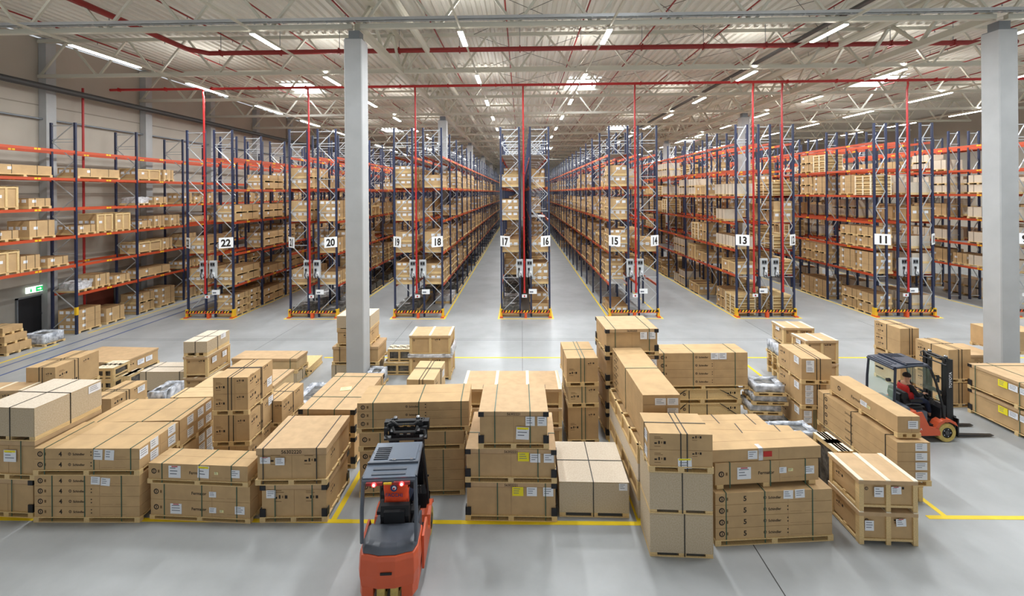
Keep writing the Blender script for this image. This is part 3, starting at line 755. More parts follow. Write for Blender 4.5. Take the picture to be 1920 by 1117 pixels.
RECTS = []
NAME = {'carton': 'carton_load', 'osb': 'board_box', 'crate': 'timber_crate', 'lid': 'lidded_carton', 'slat': 'slatted_crate', 'wrap': 'wrapped_goods', 'beamcrate': 'timber_crate', 'pallets': 'pallet_stack', 'tray': 'timber_crate', 'bundle': 'plastic_wrap'}
CATN = {'carton': 'carton', 'osb': 'board box', 'crate': 'crate', 'lid': 'carton', 'slat': 'crate', 'wrap': 'wrapped goods', 'beamcrate': 'crate', 'pallets': 'pallets', 'tray': 'crate', 'bundle': 'plastic wrap'}
def unit(fl, ang, w, d, z0, h, style, label, tiers=1, pal=.12, sy=(), sx=(), lab=(), txt=None, num=None, corners=False, lid=.10, mat_='carton', strap='strap', ins=(0, 0, 0, 0), n=5, battens=3, marks=None, seed=1, group=None, dark=False, posts=3, tape=False):
    """one palletised piece of goods; fl = front left ground corner, x runs along the front, y away"""
    ux = Vector((math.cos(ang), math.sin(ang), 0)); uy = Vector((-math.sin(ang), math.cos(ang), 0))
    o3 = Vector((fl[0], fl[1], 0))+ux*ins[0]+uy*ins[2]; w = w-ins[0]-ins[1]; d = d-ins[2]-ins[3]
    r = empty(NAME[style], (o3.x, o3.y, z0+.002), ang, label, CATN[style], group)
    h = h-.004; zb = pal
    RECTS.append((label, o3.x, o3.y, ang, w, d, z0, z0+h))
    def strap_y(fx, z1, dd=d, off=0, zl=.02, xx=None):
        x = w*fx if xx is None else xx; t = .005; s = MB(); e = .009
        s.box(x-.010, x+.010, -e+off, -e+t+off, zl, z1+e, strap); s.box(x-.010, x+.010, off-e, dd+e, z1+e-t, z1+e, strap); s.box(x-.010, x+.010, dd+e-t, dd+e, zl, z1+e, strap)
        s.build('strap', r)
    def strap_x(fy, z1, ww=w):
        y = d*fy; t = .005; s = MB(); e = .009
        s.box(-e, -e+t, y-.010, y+.010, .02, z1+e, strap); s.box(-e, ww+e, y-.010, y+.010, z1+e-t, z1+e, strap); s.box(ww+e-t, ww+e, y-.010, y+.010, .02, z1+e, strap); s.build('strap', r)
    if style in ('carton', 'lid', 'osb'):
        if pal > 0:
            if style == 'osb' or pal < .1:
                p = MB(); nsk = 3
                for k in range(nsk):
                    x = .04+(w-.24)*k/(nsk-1) if style != 'osb' else (w*(.0) if k == 0 else w*.46 if k == 1 else w-.14)
                    p.box(x, x+.14, .01, d-.01, 0, pal, 'timber')
                p.box(.03, w-.03, .12, d-.12, pal-.03, pal, 'gap_shade')  # dark sheet paints the shade between the skid runners
                if style == 'osb': p.box(0, w, .0, .02, 0, .025, 'timber')
                p.build('skid', r)
            else:
                p = pallet_geo(MB(), w+.03, d+.03, pal, 'timber', -.015, -.015); p.build('pallet', r)
    if style == 'carton':
        th = (h-pal)/tiers
        for t in range(tiers):
            b = MB(); za = pal+th*t; zc = za+th-.006
            b.box(.0, w, .0, d, za, zc if t < tiers-1 else za+th, mat_)
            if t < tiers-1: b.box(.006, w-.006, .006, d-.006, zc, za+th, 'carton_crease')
            b.box(w*.62, w*.62+.004, -.001, 0, za+.01, zc-.01, 'carton_crease'); b.box(w, w+.001, d*.5, d*.5+.004, za+.01, zc-.01, 'carton_crease'); b.box(-.001, 0, d*.5, d*.5+.004, za+.01, zc-.01, 'carton_crease')
            if t == tiers-1: b.box(0, w, d*.5, d*.5+.004, za+th, za+th+.001, 'carton_crease')
            y = -.002; zm = (za+zc)/2; s = min(.16, th*.5)
            if txt in ('sch', 'ferm'):
                logo_disc(b, .13, y, zm, min(.06, th*.26)); b.quad((.22, y, zm-.03), (.26, y, zm-.03), (.26, y, zm+.03), (.22, y, zm+.03), 'ink_faint')
                if txt == 'sch' and w > 1:
                    tcx = w*(.425 if num == '4' else .505)
                    b.text('Schindler', (tcx, y, zm-s*.25), (1, 0, 0), (0, 0, 1), s*.62, 'ink', True, .022); logo_disc(b, tcx-s*1.75, y, zm, s*.28)
                    for dz in (-.04, .03): b.quad((tcx+.26, y, zm+dz), (tcx+.285, y, zm+dz), (tcx+.285, y, zm+dz+.025), (tcx+.26, y, zm+dz+.025), 'ink')
                if txt == 'ferm': b.text('Fermator', (w*.49, y, zm-s*.25), (1, 0, 0), (0, 0, 1), s*.56, 'ink', True, .02)
                if num: b.text(num, (w*.25, y, zm-s*.42), (1, 0, 0), (0, 0, 1), s*1.2, 'ink', True, .03)
                for k in range(2): b.box(w*.64+k*.3, w*.64+.24+k*.3, -.001, 0, zm-th*.3, zm-th*.3+.003, 'carton_crease') if w > 1.5 else None
            if txt and txt.startswith('side:'):   # print along the long left side
                word = txt[5:]; xs = -.002
                logo_disc(b, xs, d-.35, zm, min(.06, th*.26), (0, -1, 0))
                b.text(word, (xs, d*.55, zm-s*.3), (0, -1, 0), (0, 0, 1), s*.7, 'ink', True, .01)
            if marks:
                for face in marks:
                    if face == 'F': icons(b, w*.08, y, za+th*.35, 1.0); icons(b, w*.68, y, za+th*.75, .8, full=False)
                    if face == 'R': icons(b, w+.002, d*.08, za+th*.62, 1.2, (0, 1, 0)); icons(b, w+.002, d*.3, za+th*.25, 1.2, (0, 1, 0), False); icons(b, w+.002, d*.62, za+th*.8, .9, (0, 1, 0), False)
                    if face == 'L': icons(b, -.002, d*.92, za+th*.7, 1.2, (0, -1, 0)); icons(b, -.002, d*.85, za+th*.3, 1.0, (0, -1, 0), False)
                    if face == 'T': b.quad((w*.4, d*.5, za+th+.002), (w*.6, d*.5, za+th+.002), (w*.6, d*.55, za+th+.002), (w*.4, d*.55, za+th+.002), 'carton_crease')
            b.build('carton', r)
    elif style == 'lid':
        b = MB(); b.box(.02, w-.02, .02, d-.02, pal, h-lid, mat_)
        b.box(w*.5, w*.5+.004, .018, .02, pal, h-lid, 'carton_crease')
        if marks: icons(b, w*.2, .018, pal+(h-pal)*.55, 1.3); icons(b, w-.018, d*.2, pal+(h-pal)*.5, 1.0, (0, 1, 0)); icons(b, w*.68, .018, pal+(h-pal)*.55, 1.2)
        b.build('carton', r)
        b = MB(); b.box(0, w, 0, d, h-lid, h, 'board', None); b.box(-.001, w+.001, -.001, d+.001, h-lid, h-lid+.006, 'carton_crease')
        if txt: b.text(txt, (w*.5, -.002, h-lid*.78), (1, 0, 0), (0, 0, 1), min(.11, lid*.75), 'ink', True, .015)
        for k in (.25, .75): b.box(w*k-.09, w*k+.09, -.002, .1, h-.03, h+.002, 'timber') if lid < .09 else None
        b.build('lid', r)
        if corners:
            for x, sx_ in ((0, -1), (w, 1)):
                for y, sy_ in ((0, -1), (d, 1)):
                    for za, zc in ((pal-.02, pal+.17), (h-lid-.01, h-.01)):
                        c = MB(); e = .012; L = .11
                        xa, xb = (x-e, x+L) if sx_ < 0 else (x-L, x+e); ya, yb = (y-e, y+.004) if sy_ < 0 else (y-.004, y+e)
                        c.box(xa, xb, ya, yb, za, zc, 'corner_black')
                        xa, xb = (x-e, x+.004) if sx_ < 0 else (x-.004, x+e); ya, yb = (y-e, y+L) if sy_ < 0 else (y-L, y+e)
                        c.box(xa, xb, ya, yb, za, zc, 'corner_black'); c.build('corner_protector', r)
    elif style == 'osb':
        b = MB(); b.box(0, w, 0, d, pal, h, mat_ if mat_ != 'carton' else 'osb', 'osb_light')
        b.box(-.001, w+.001, -.001, d+.001, h-.018, h-.014, 'timber_dark'); b.box(w-.014, w-.010, -.001, 0, pal, h-.02, 'timber_dark'); b.build('board_case', r)
    elif style == 'crate':
        pw = .07; e = .03
        for q in range(1):
            b = MB(); b.box(e, w-e, e, d-e, .12, h-.09, mat_); logo_disc(b, .16, e-.002, h-.2, .035); icons(b, w*.62, e-.002, h-.2, .9, full=False); icons(b, e-.002, d*.8, h-.3, 1, (0, -1, 0)); b.build('carton', r)
        b = MB()
        for x in ([0, w/2-pw/2, w-pw] if posts == 3 else [0, w-pw]):
            for y in (0, d-.03): b.box(x, x+pw+.02, y, y+.03, 0, h-.08, 'timber')
        for y in (0.03, d-pw-.03):
            for x in (0, w-.03): b.box(x, x+.03, y, y+pw+.01, 0, h-.08, 'timber')
        for y in (0, d/2-.05, d-.10): b.box(.01, w-.01, y+.01, y+.09, .07, .115, 'timber')
        for x in (0.005, w-.08): b.box(x, x+.075, .02, d-.02, .02, .07, 'timber')
        b.build('timber_frame', r)
        b = MB(); b.box(-.015, w+.015, -.015, d+.015, h-.09, h-.012, 'board')
        for k in range(battens):
            x = -.015+(w+.03-.09)*k/(battens-1); b.box(x, x+.09, -.018, d+.018, h-.02, h, 'timber_white')
        b.build('lid', r)
    elif style == 'beamcrate':
        b = MB(); b.box(.02, w-.02, .02, d-.02, pal, h-.02, 'timber')
        b.box(0, w, 0, d, h-.03, h, 'timber'); b.box(0, w, 0, d, pal-.02, pal+.01, 'timber'); logo_disc(b, w*.27, .018, (h+pal)/2, .05); icons(b, w*.82, .018, (h+pal)/2, 1.2, full=False); b.build('timber_case', r)
        p = MB()
        for x in (0, w*.5-.07, w-.14): p.box(x, x+.14, 0, d, 0, pal-.02, 'timber')
        p.build('skid', r)
        s = MB(); zt = h+.004
        for fx in (.33, .56): s.box(w*fx-.012, w*fx+.012, .008, .014, 0.02, zt, strap)
        s.bar((w*.12, .010, pal), (w*.30, .010, h), .02, strap); s.bar((w*.72, .010, h), (w*.95, .010, pal), .02, strap); s.build('strap', r)
    elif style == 'slat':
        b = MB(); t = .03
        def rail(x0_, x1_, y0_, y1_, za, zc, m='timber'): b.box(x0_, x1_, y0_, y1_, za, zc, m)
        for za, zc in ((0, .05), (.10, .15), (h-.10, h)):
            rail(0, w, 0, t, za, zc); rail(0, w, d-t, d, za, zc); rail(0, t, t, d-t, za, zc); rail(w-t, w, t, d-t, za, zc)
        for x in (0, w/2-.04, w-.08): rail(x, x+.08, -.006, t, 0, h); rail(x, x+.08, d-t, d+.006, 0, h)
        for y in (.03, d-.11): rail(-.006, t, y, y+.08, 0, h); rail(w-t, w+.006, y, y+.08, 0, h)
        for k in range(4):
            x = (w-.13)*k/3; rail(x, x+.13, 0, d, h-.015, h+.004, 'timber_white')
        rail(0, w, d*.4, d*.6, h-.015, h+.004, 'timber_white'); rail(0, w, 0, .1, h-.015, h+.003, 'timber_white'); rail(0, w, d-.1, d, h-.015, h+.003, 'timber_white')
        b.build('timber_frame', r)
        g = MB(); g.lump(.06, w-.06, .06, d-.06, .15, h-.12, 'wrapped_dark', 4, .012, seed); g.build('contents', r)
    elif style == 'wrap':
        p = pallet_geo(MB(), w+.06, d+.06, .10, 'timber', -.03, -.03); p.build('pallet', r)
        g = MB(); g.lump(.06, w-.06, .06, d-.06, .10, h-.06, 'wrapped_dark', 5, .015, seed); g.build('contents', r)
        f = MB(); rw = min(w, d)*.2; am = .018
        f.lump(0, w, 0, rw, .11, h, 'film', 6, am, seed+1); f.lump(0, w, d-rw, d, .11, h, 'film', 6, am, seed+2)
        f.lump(0, rw, rw, d-rw, .11, h, 'film', 5, am, seed+3); f.lump(w-rw, w, rw, d-rw, .11, h, 'film', 5, am, seed+4)
        f.smooth = True; f.build('plastic_film', r)
    elif style == 'pallets':
        p = pallet_geo(MB(), w, d, h, 'timber_dark' if dark else 'timber', 0, 0); p.build('boards', r)
    elif style == 'bundle':
        f = MB(); e = .05; f.lump(0, w, 0, e, 0, h, 'film_white', 8, .012, seed); f.lump(w-e, w, e, d, 0, h+.25, 'film_white', 6, .012, seed+1); f.lump(0, e, e, d, 0, h, 'film_white', 6, .012, seed+2); f.smooth = True; f.build('film_band', r)
    elif style == 'tray':
        b = MB(); b.box(0, w, 0, d, 0, h*.55, 'osb_light'); b.box(.03, w-.03, .03, d-.03, h*.55, h-.07, mat_)
        b.box(-.01, w, -.01, .03, h*.5, h, 'timber'); b.box(-.01, .03, .03, d, h*.5, h*.56, 'timber'); b.box(-.01, .03, .03, d, h-.06, h, 'timber'); b.box(w-.03, w, .03, d, h-.06, h, 'timber'); b.box(0, w, d-.03, d, h-.06, h, 'timber')
        for k in range(5): y = (d-.08)*k/4; b.box(-.012, .03, y, y+.08, h*.5, h, 'timber'); b.box(-.01, w, y, y+.06, h-.05, h, 'timber')
        b.build('timber_case', r)
        p = MB()
        for k in range(4): y = (d-.14)*k/3; p.box(.01, w, y, y+.14, -.001, .05, 'timber')
        p.build('skid', r)
    for fx in sy: strap_y(fx, h)
    for fy in sx: strap_x(fy, h)
    if tape:
        s = MB(); s.box(w*.44, w*.44+.09, -.004, 0, .0, h+.004, 'film_white'); s.box(w*.44, w*.44+.09, -.004, .15, h, h+.004, 'film_white'); s.build('tape', r)
    for sp in lab: paper(r, w, d, zb, h, sp)
    return r

def solve_w(p, ang, side, ox):
    """distance along the front so that its far end shows at pixel column ox"""
    ux = Vector((math.cos(ang), math.sin(ang), 0))*(1 if side == 'L' else -1); a, c = 0.0, 8.0
    for _ in range(40):
        m = (a+c)/2; x = proj(p+ux*m)[0]
        if (x < ox) == (side == 'L'): a = m
        else: c = m
    return (a+c)/2
def stack(side, fx, ytop, K, ox, units, yb=None, fxb=None, zt=None, ang=None, depth=None, w=None, dbg=None):
    """side: which front corner fx belongs to; K: back corner of the same side at the top;
       units: (pixel row of its top at that corner or None for the stack top, style, label, options)"""
    if yb is not None:
        P = px(fx if fxb is None else fxb, yb, 0); zt = z_at(P, ytop) if zt is None else zt
    else: P = px(fx, ytop, zt)
    P = Vector((P.x, P.y, zt))
    if K:
        D = px(K[0], K[1], zt)-P; a = math.atan2(-D.x, D.y)
        if ang is None: ang = max(-.05, min(.05, a))
        if depth is None: depth = D.length
    ang = ang or 0
    if w is None: w = solve_w(P, ang, side, ox)
    fl = P if side == 'L' else P-Vector((math.cos(ang), math.sin(ang), 0))*w
    z = 0; out = []
    for (yt, style, label, op) in units:
        z1 = zt if yt is None else (yt if isinstance(yt, str) else z_at(P, yt))
        if isinstance(z1, str): z1 = float(z1)
        if style == 'skip': z = z1; continue
        out.append(unit(fl, ang, w, depth, z, z1-z, style, label, **op)); z = z1
    return fl, ang, w, depth, zt

PW = lambda f, u, v, w=.22, h=.17, rot=0, *k: (f, u, v, w, h, 'paper', rot)+k
PY = lambda f, u, v, w=.24, h=.19, rot=0: (f, u, v, w, h, 'paper_yellow', rot)
O = dict
# --- front row, left to right
stack('R', 70, 765, (191.5, 711.7), -37, [
    (900, 'lid', 'brown lidded carton on the floor at the left edge, black corner caps, lowest one', O(corners=True, sy=(.2, .6), ins=(0, .05, 0, 0))),
    (828, 'lid', 'brown lidded carton under the big pale board box at the left edge', O(sy=(.2, .75), lab=(PW('F', .55, .55, .3, .26, 0, 'y'),))),
    (None, 'osb', 'big pale board box with black straps on top at the left edge', O(pal=.10, sy=(.55,), sx=(.5,), strap='strap_dark', lab=(PW('R', .88, .8, .3, .18),)))], yb=971, fxb=66)
stack('R', 260, 840.5, (335, 790.5), 64, [
    (891, 'carton', 'lower pallet of four wide cartons marked 4, behind the yellow line', O(tiers=4, txt='sch', num='4', sy=(.17, .48, .83), lab=(PW('F', .585, .88, .2, .17, .05), PW('F', .68, .85, .2, .17, .08)))),
    (None, 'carton', 'upper pallet of two wide cartons marked 4, two papers on the front', O(tiers=2, txt='sch', num='4', sy=(.1, .57, .92), lab=(PW('F', .61, .72, .2, .22, .04), PW('F', .72, .70, .2, .22, .06), PW('R', .1, .7, .22, .2), PW('R', .35, .8, .22, .2), PW('R', .8, .85, .22, .2), PW('R', .35, .25, .22, .2), PW('R', .8, .3, .22, .2))))],
    yb=979, fxb=262)
stack('R', 337, 787.7, (397, 745), 162, [
    ('0.85', 'carton', 'lower three tier pallet of wide cartons hidden behind the cartons marked 4', O(tiers=3, lab=tuple(PW('R', u, v, .22, .2) for u in (.65, .9) for v in (.2, .5, .85)))),
    (None, 'carton', 'upper pallet of two wide flat cartons behind the cartons marked 4', O(tiers=2, sy=(.12, .6, .93), lab=tuple(PW('R', u, v, .22, .2) for u in (.3, .62, .88) for v in (.25, .75))))], zt=1.6)
stack('L', 279, 867.3, (322, 839.8), 464, [
    (905, 'carton', 'lower pallet of two long cartons with small labels, right of the cartons marked 4', O(tiers=2, txt='ferm', pal=.10, sy=(.14, .52, .87), ins=(.05, -.05, 0, 0), lab=(PW('F', .63, .72, .16, .12), PW('F', .63, .22, .16, .12), PW('F', .26, .22, .26, .22, 0, 'r'), PW('F', .9, .25, .22, .17), ('F', .72, .2, .09, .06, 'paper_cream', 0)))),
    (None, 'carton', 'single long carton on top with three white papers, right of the cartons marked 4', O(tiers=1, txt='ferm', pal=.10, sy=(.14, .52, .84), lab=(PW('F', .27, .5, .28, .26, 0, 'r'), PW('F', .56, .55, .26, .26, .05, 'y'), PW('F', .88, .5, .2, .17), ('F', .69, .5, .09, .06, 'paper_cream', 0))))],
    yb=972)
stack('R', 610.7, 839.2, (656, 778.1), 480, [
    (908, 'lid', 'brown lidded carton with black corner caps, lower of the pair left of the forklift', O(corners=True, sy=(.22, .78), ins=(.09, 0, 0, .1), marks=1, lab=(PW('F', .16, .72, .2, .17),))),
    (None, 'lid', 'big brown carton printed 56302220, upper of the pair left of the forklift', O(lid=.15, sy=(.1, .86), txt='56302220', marks=1, strap='strap_dark', ins=(0, 0, 0, 0), lab=(PW('F', .13, .62, .22, .14, 0, 'r'), PW('F', .34, .58, .2, .16))))],
    yb=978, fxb=613)
stack('R', 665.6, 768, (720.5, 699.3), 560, [
    (820, 'lid', 'lidded carton hidden under the wide flat lid with a yellow note', O(corners=True, sy=(.3, .7))),
    (None, 'lid', 'lidded carton with a wide flat top and a yellow note, before the left column', O(corners=True, lid=.12, sy=(.17, .64), sx=(.3, .88), lab=(('T', .5, .52, .3, .22, 'paper_cream', .3),)))],
    yb=878)
stack('L', 666.4, 755.8, (683, 723), 879, [
    (846, 'carton', 'bottom pallet of four long cartons directly behind the left forklift', O(tiers=4, txt='sch', ins=(.05, .12, 0, 0), sy=(.13, .8))),
    (812, 'carton', 'middle pallet with one long carton behind the left forklift', O(tiers=1, txt='sch', ins=(.04, .12, 0, 0), sy=(.2, .82))),
    (None, 'carton', 'top pallet of three very long cartons with green straps behind the left forklift', O(tiers=3, txt='sch', sy=(.14, .55, .93)))],
    yb=932, fxb=671)
# --- centre stack of lidded cartons
stack('L', 876.6, 841, (889.5, 771.3), 1042.6, [
    (903.4, 'lid', 'lidded carton with yellow and white labels, bottom of the centre stack of three', O(corners=True, txt='56302221', sy=(.35, .88), lab=(PY('F', .575, .74), PW('F', .73, .74, .22, .19), PW('F', .91, .74, .22, .19)))),
    (None, 'lid', 'lidded carton with yellow and white labels, middle of the centre stack of three', O(corners=True, txt='56302221', sy=(.15, .8), sx=(.4,), strap='strap', lab=(PY('F', .64, .74), PW('F', .77, .7, .22, .19), PW('F', .92, .7, .22, .19))))],
    yb=975, fxb=874)
c_top = stack('L', 897.6, 771.3, (903+4, 720.3), 1027.8, [
    ('1.555', 'skip', '', {}),
    (None, 'lid', 'narrower lidded carton with green straps on top of the centre stack', O(corners=True, txt='56302221', sy=(.23, .74), lab=(PW('F', .74, .7, .2, .2), PW('F', .91, .7, .2, .2), PW('F', .63, .32, .28, .27, .04, 'y'))))], zt=2.36)
stack('L', 1048, 902.3, (1040.5, 827), 1179.5, [
    (None, 'osb', 'low wide board box with crossed black strap, right of the centre stack', O(pal=.10, sy=(.49,), sx=(.5,), strap='strap_dark', lab=(PW('F', .915, .86, .18, .15),)))], yb=968.7, fxb=1049)
# --- tall board boxes
stack('L', 1219, 811.6, (1199.4, 772.7), 1335.9, [
    (962, 'osb', 'tall pale board box on the floor, bottom of the stack beside the yellow corner', O(pal=.08, sy=(.55,), strap='strap_dark', mat_='osb')),
    (884, 'osb', 'pale board box in the middle of the stack beside the yellow corner', O(pal=.08, sy=(.52,), strap='strap_dark', mat_='osb')),
    (None, 'carton', 'pallet of two cartons with a light board top above the tall board boxes', O(tiers=2, marks='F', sy=(.50, .60), sx=(.5,), strap='strap_dark', lab=(PW('F', .56, .1, .26, .2, -.04, 'y'), PW('L', .3, .75, .2, .2), PW('L', .3, .25, .2, .2))))],
    yb=1042.5)
# long row behind: open rimmed crates and long cartons
fl, an, w_, d_, _ = stack('L', 1198, 834.3, (1142.4, 726.7), 1240, [
    ('0.80', 'tray', 'long pale timber crate on the floor behind the tall board boxes', O()),
    (None, 'tray', 'long rimmed timber crate under the long stacked cartons', O())], yb=972, fxb=1197, w=.95)
unit((fl[0]+.14, fl[1]+.1), an, .82, 2.95, 1.6, 1.04, 'carton', 'very long stack of five flat cartons reaching back, two papers on its end', tiers=5, pal=.0, sx=(.5,), mat_='carton', marks='L',
     lab=(PW('F', .47, .86, .24, .15), PW('F', .8, .86, .24, .15), PW('F', .8, .66, .24, .13)))
stack('L', 1063.6, 671.6, (1050.8, 640.6), 1121, [
    (764, 'carton', 'brown carton with twin green straps, bottom of the narrow stack left of the tall stack', O(sy=(.45, .57), marks='F', ins=(.03, 0, 0, 0))),
    (724.7, 'carton', 'film wrapped light carton in the middle of the narrow stack', O(sy=(.45, .57), mat_='carton_light', ins=(.05, 0, 0, 0), marks='F')),
    (None, 'carton', 'brown carton with twin green straps on top of the narrow stack', O(sy=(.45, .57), sx=(.5,), marks='F'))], yb=832)
stack('L', 1137.5, 617.4, (1115.4, 592.8), 1234, [
    (774, 'lid', 'lidded carton with black caps, lowest of the tall stack of four', O(corners=True, marks=1)),
    (721.8, 'lid', 'lidded carton with black caps, second from the bottom of the tall stack', O(corners=True, marks=1)),
    (667.6, 'lid', 'lidded carton with black caps, third from the bottom of the tall stack', O(corners=True, marks=1, lab=(PW('F', .9, .7, .2, .2),))),
    (None, 'lid', 'lidded carton with two green straps on top of the tall stack of four', O(corners=True, lid=.1, sy=(.18, .83), marks=0, txt='56302225', lab=(PW('F', .72, .7, .2, .2), PW('F', .88, .7, .2, .2))))], yb=824)
stack('R', 1402.6, 660.5, (1377, 644), 1234.5, [
    ('0.50', 'beamcrate', 'flat timber crate with dark diagonal straps, lower of two under four cartons', O(strap='strap_dark', ins=(.15, .2, 0, 0))),
    ('0.93', 'beamcrate', 'flat timber crate with dark diagonal straps, directly under the four cartons', O(strap='strap_dark', ins=(.15, .2, 0, 0))),
    (None, 'carton', 'pallet of four long cartons with two papers, behind the right hand flat boxes', O(tiers=4, txt='sch', sy=(.06, .39, .86), lab=(PW('F', .63, .9, .24, .2), PW('F', .72, .9, .24, .2))))], yb=785)
stack('R', 1442, 797, (1416.4, 775.2), 1290, [
    (None, 'carton', 'wide low brown box, the farther of two behind the red labelled carton', O(tiers=2, mat_='carton', sy=(.42, .85), strap='strap_dark'))], zt=1.5)
stack('R', 1504, 821.5, (1480, 797.2), 1312, [
    (None, 'carton', 'wide low brown box, the nearer of two behind the red labelled carton', O(tiers=2, mat_='carton', sy=(.45, .85), strap='strap_dark'))], zt=1.6)
A = px(1342, 1023.5, 0); B_ = px(1560.5, 1012.7, 0); a5 = math.atan2(B_.y-A.y, B_.x-A.x); w5 = (B_-A).length
unit(A, a5, w5, .95, 0, 1.05, 'carton', 'pallet of four long cartons marked 5, nearest on the right', tiers=4, txt='sch', num='5', sy=(.09, .42, .83),
     lab=(PW('F', .62, .92, .2, .17, .03), PW('F', .72, .93, .2, .17, -.03), PW('L', .5, .85, .3, .15), PW('L', .5, .6, .3, .15), PW('L', .5, .35, .3, .15), PW('L', .5, .1, .3, .15)))
ux5 = Vector((math.cos(a5), math.sin(a5), 0)); uy5 = Vector((-ux5.y, ux5.x, 0))
unit(A+ux5*.05+uy5*.10, a5+.02, w5-.22, .62, 1.055, .53, 'carton', 'long carton with three white papers on the cartons marked 5', txt='ferm', pal=.09, sy=(.14, .53, .87),
     lab=(PW('F', .275, .5, .29, .24, 0, 'r'), PW('F', .65, .55, .15, .12), PW('F', .91, .5, .2, .16), ('F', .725, .55, .1, .06, 'paper_cream', 0), PW('L', .5, .5, .3, .2)))
unit(A+ux5*-.06+uy5*.13, a5+.01, w5-.05, .58, 1.59, .25, 'carton', 'long plain carton with a red label and clear tape, on the papered carton', pal=.0, tape=True, mat_='carton', lab=(PW('F', .385, .5, .2, .17), ('F', .52, .52, .18, .11, 'red_tape', 0, 'w')))
# crates marked nearest right
stack('L', 1611.6, 897.7, (1554.3, 847.5), 1719, [
    (957, 'crate', 'timber framed carton crate on the floor, lower of the nearest right pair', O(lab=(PW('F', .17, .48, .17, .2), PW('F', .72, .62, .19, .15, -.06, 'r')))),
    (None, 'crate', 'timber framed carton crate with white top battens, upper of the nearest right pair', O(lab=(PW('F', .34, .52, .18, .2), PW('F', .64, .6, .19, .15, -.05, 'r'))))], yb=1020)
stack('L', 1572, 846, (1557, 836), 1600, [
    (None, 'slat', 'small slatted crate with white wrapped parts behind the nearest right crates', O())], zt=1.25, depth=.8)
stack('L', 1405+12, 722, (1402, 704), 1472, [
    ('0.30', 'wrap', 'plastic wrapped parts on the floor, bottom of the leaning wrapped stack', O(seed=11, ins=(.12, .0, .1, 0))),
    ('0.60', 'wrap', 'plastic wrapped parts, second layer of the leaning wrapped stack', O(seed=21, ins=(-.15, .1, .05, 0))),
    ('0.90', 'wrap', 'plastic wrapped parts, third layer of the leaning wrapped stack', O(seed=31, ins=(-.05, -.08, .05, 0))),
    (None, 'wrap', 'plastic wrapped parts with a white rim, top of the leaning wrapped stack', O(seed=41))], yb=797)
stack('R', 1535.8, 811, (1506, 788), 1455, [
    ('0.95', 'carton', 'brown carton under the silver wrapped parts, behind the red labelled carton', O(tiers=2)),
    (None, 'wrap', 'silver film wrapped parts lying behind the red labelled carton', O(seed=51))], zt=1.22)
stack('L', 1503.9, 672, (1464.8, 644.4), 1559.5, [
    (767, 'carton', 'brown carton, bottom of the three behind the long cartons, left of the right forklift', O(sy=(.62, .72), marks='L', lab=(PW('F', .3, .8), PW('F', .3, .5), PW('L', .2, .8, .25, .2)), ins=(0, .3, 0, 0))),
    (719.6, 'carton', 'brown carton with three white labels, middle of three left of the right forklift', O(sy=(.62, .72), marks='L', strap='strap_dark', lab=(PW('F', .3, .8), PW('F', .3, .5), PW('F', .3, .2), PW('L', .2, .8, .25, .2)), ins=(0, .15, 0, 0))),
    (None, 'carton', 'brown carton with a yellowish top, top of three left of the right forklift', O(sy=(.5, .62), marks='L', strap='strap_dark', lab=(PW('F', .28, .78), PW('F', .28, .5), PW('L', .2, .8, .25, .2))))], yb=815)
L24 = stack('L', 1682.4, 829, (1533, 730), 1744, [
    (910.5, 'crate', 'long timber crate on the floor under the long stacked cartons beside the right forklift', O(posts=2, ins=(.1, .1, .1, 0))),
    (None, 'carton', 'pallet of four very long cartons reaching back beside the right forklift', O(tiers=4, txt='side:Schindler', pal=.12, sx=(.12, .52, .9), strap='strap_dark', lab=tuple(PW('F', .72, v, .26, .17) for v in (.12, .38, .63, .88))))], yb=946, fxb=1683)
stack('L', 1682.7, 780.2, (1556.6, 704.3), 1724.8, [
    ('1.44', 'skip', '', {}),
    (None, 'carton', 'single long slanting carton with its own pallet on top, beside the right forklift', O(txt='side:Fermator', pal=.11, mat_='carton', lab=(PW('F', .68, .5, .22, .18), PW('L', .45, .5, .22, .12), ('L', .38, .45, .12, .07, 'paper_cream', 0))))], zt=1.93)
# --- right
stack('L', 1688.4, 616, (1635, 599.8), 1722.9, [
    (672, 'carton', 'brown carton behind the right forklift, under its twin strapped neighbour', O(tiers=1, marks='L', sy=(.5, .64), strap='strap_dark')),
    (None, 'carton', 'tall brown carton pair on top behind the right forklift roof', O(tiers=2, marks='L', sy=(.5, .64), sx=(.5,), strap='strap_dark'))], yb=728)
stack('L', 1779.2, 655.6, (1714, 634), 1819.9, [
    (717.3, 'carton', 'brown carton on the floor between the right forklift mast and the column', O(tiers=1, marks='L', sy=(.45, .6), strap='strap_dark')),
    (None, 'carton', 'brown carton with black straps between the right forklift mast and the column, upper one', O(tiers=1, marks='L', sy=(.45, .6), sx=(.5,), strap='strap_dark'))], yb=763.8)
Pr = px(1816, 772, 0)
zr = 1.56
for z0, z1, lb in ((0, .77, 'long lidded carton on the floor at the right edge, lower of two'), (.77, 1.56, 'long lidded carton at the right edge with yellow label, upper of two')):
    unit((Pr.x, Pr.y-2.75), 0, 2.3, 2.75, z0, z1-z0, 'lid', lb, corners=True, sx=(.12, .47, .92), sy=(.25,), txt=None, lid=.09,
         lab=(('L', .63, .66, .26, .2, 'paper_yellow', 0), PW('L', .53, .66, .24, .18), PW('L', .43, .66, .22, .18), PW('L', .35, .66, .22, .18)))
unit((15.15, 16.9), 0, 2.6, 1.3, 0, .9, 'lid', 'low lidded carton behind the right column at the right edge', marks=1, lab=(PW('F', .2, .5),))
unit((16.3+1.6, 16.95), 0, 1.6, 1.1, .9, .85, 'carton', 'brown carton on the low lidded one at the right edge', marks='F', sy=(.4,))
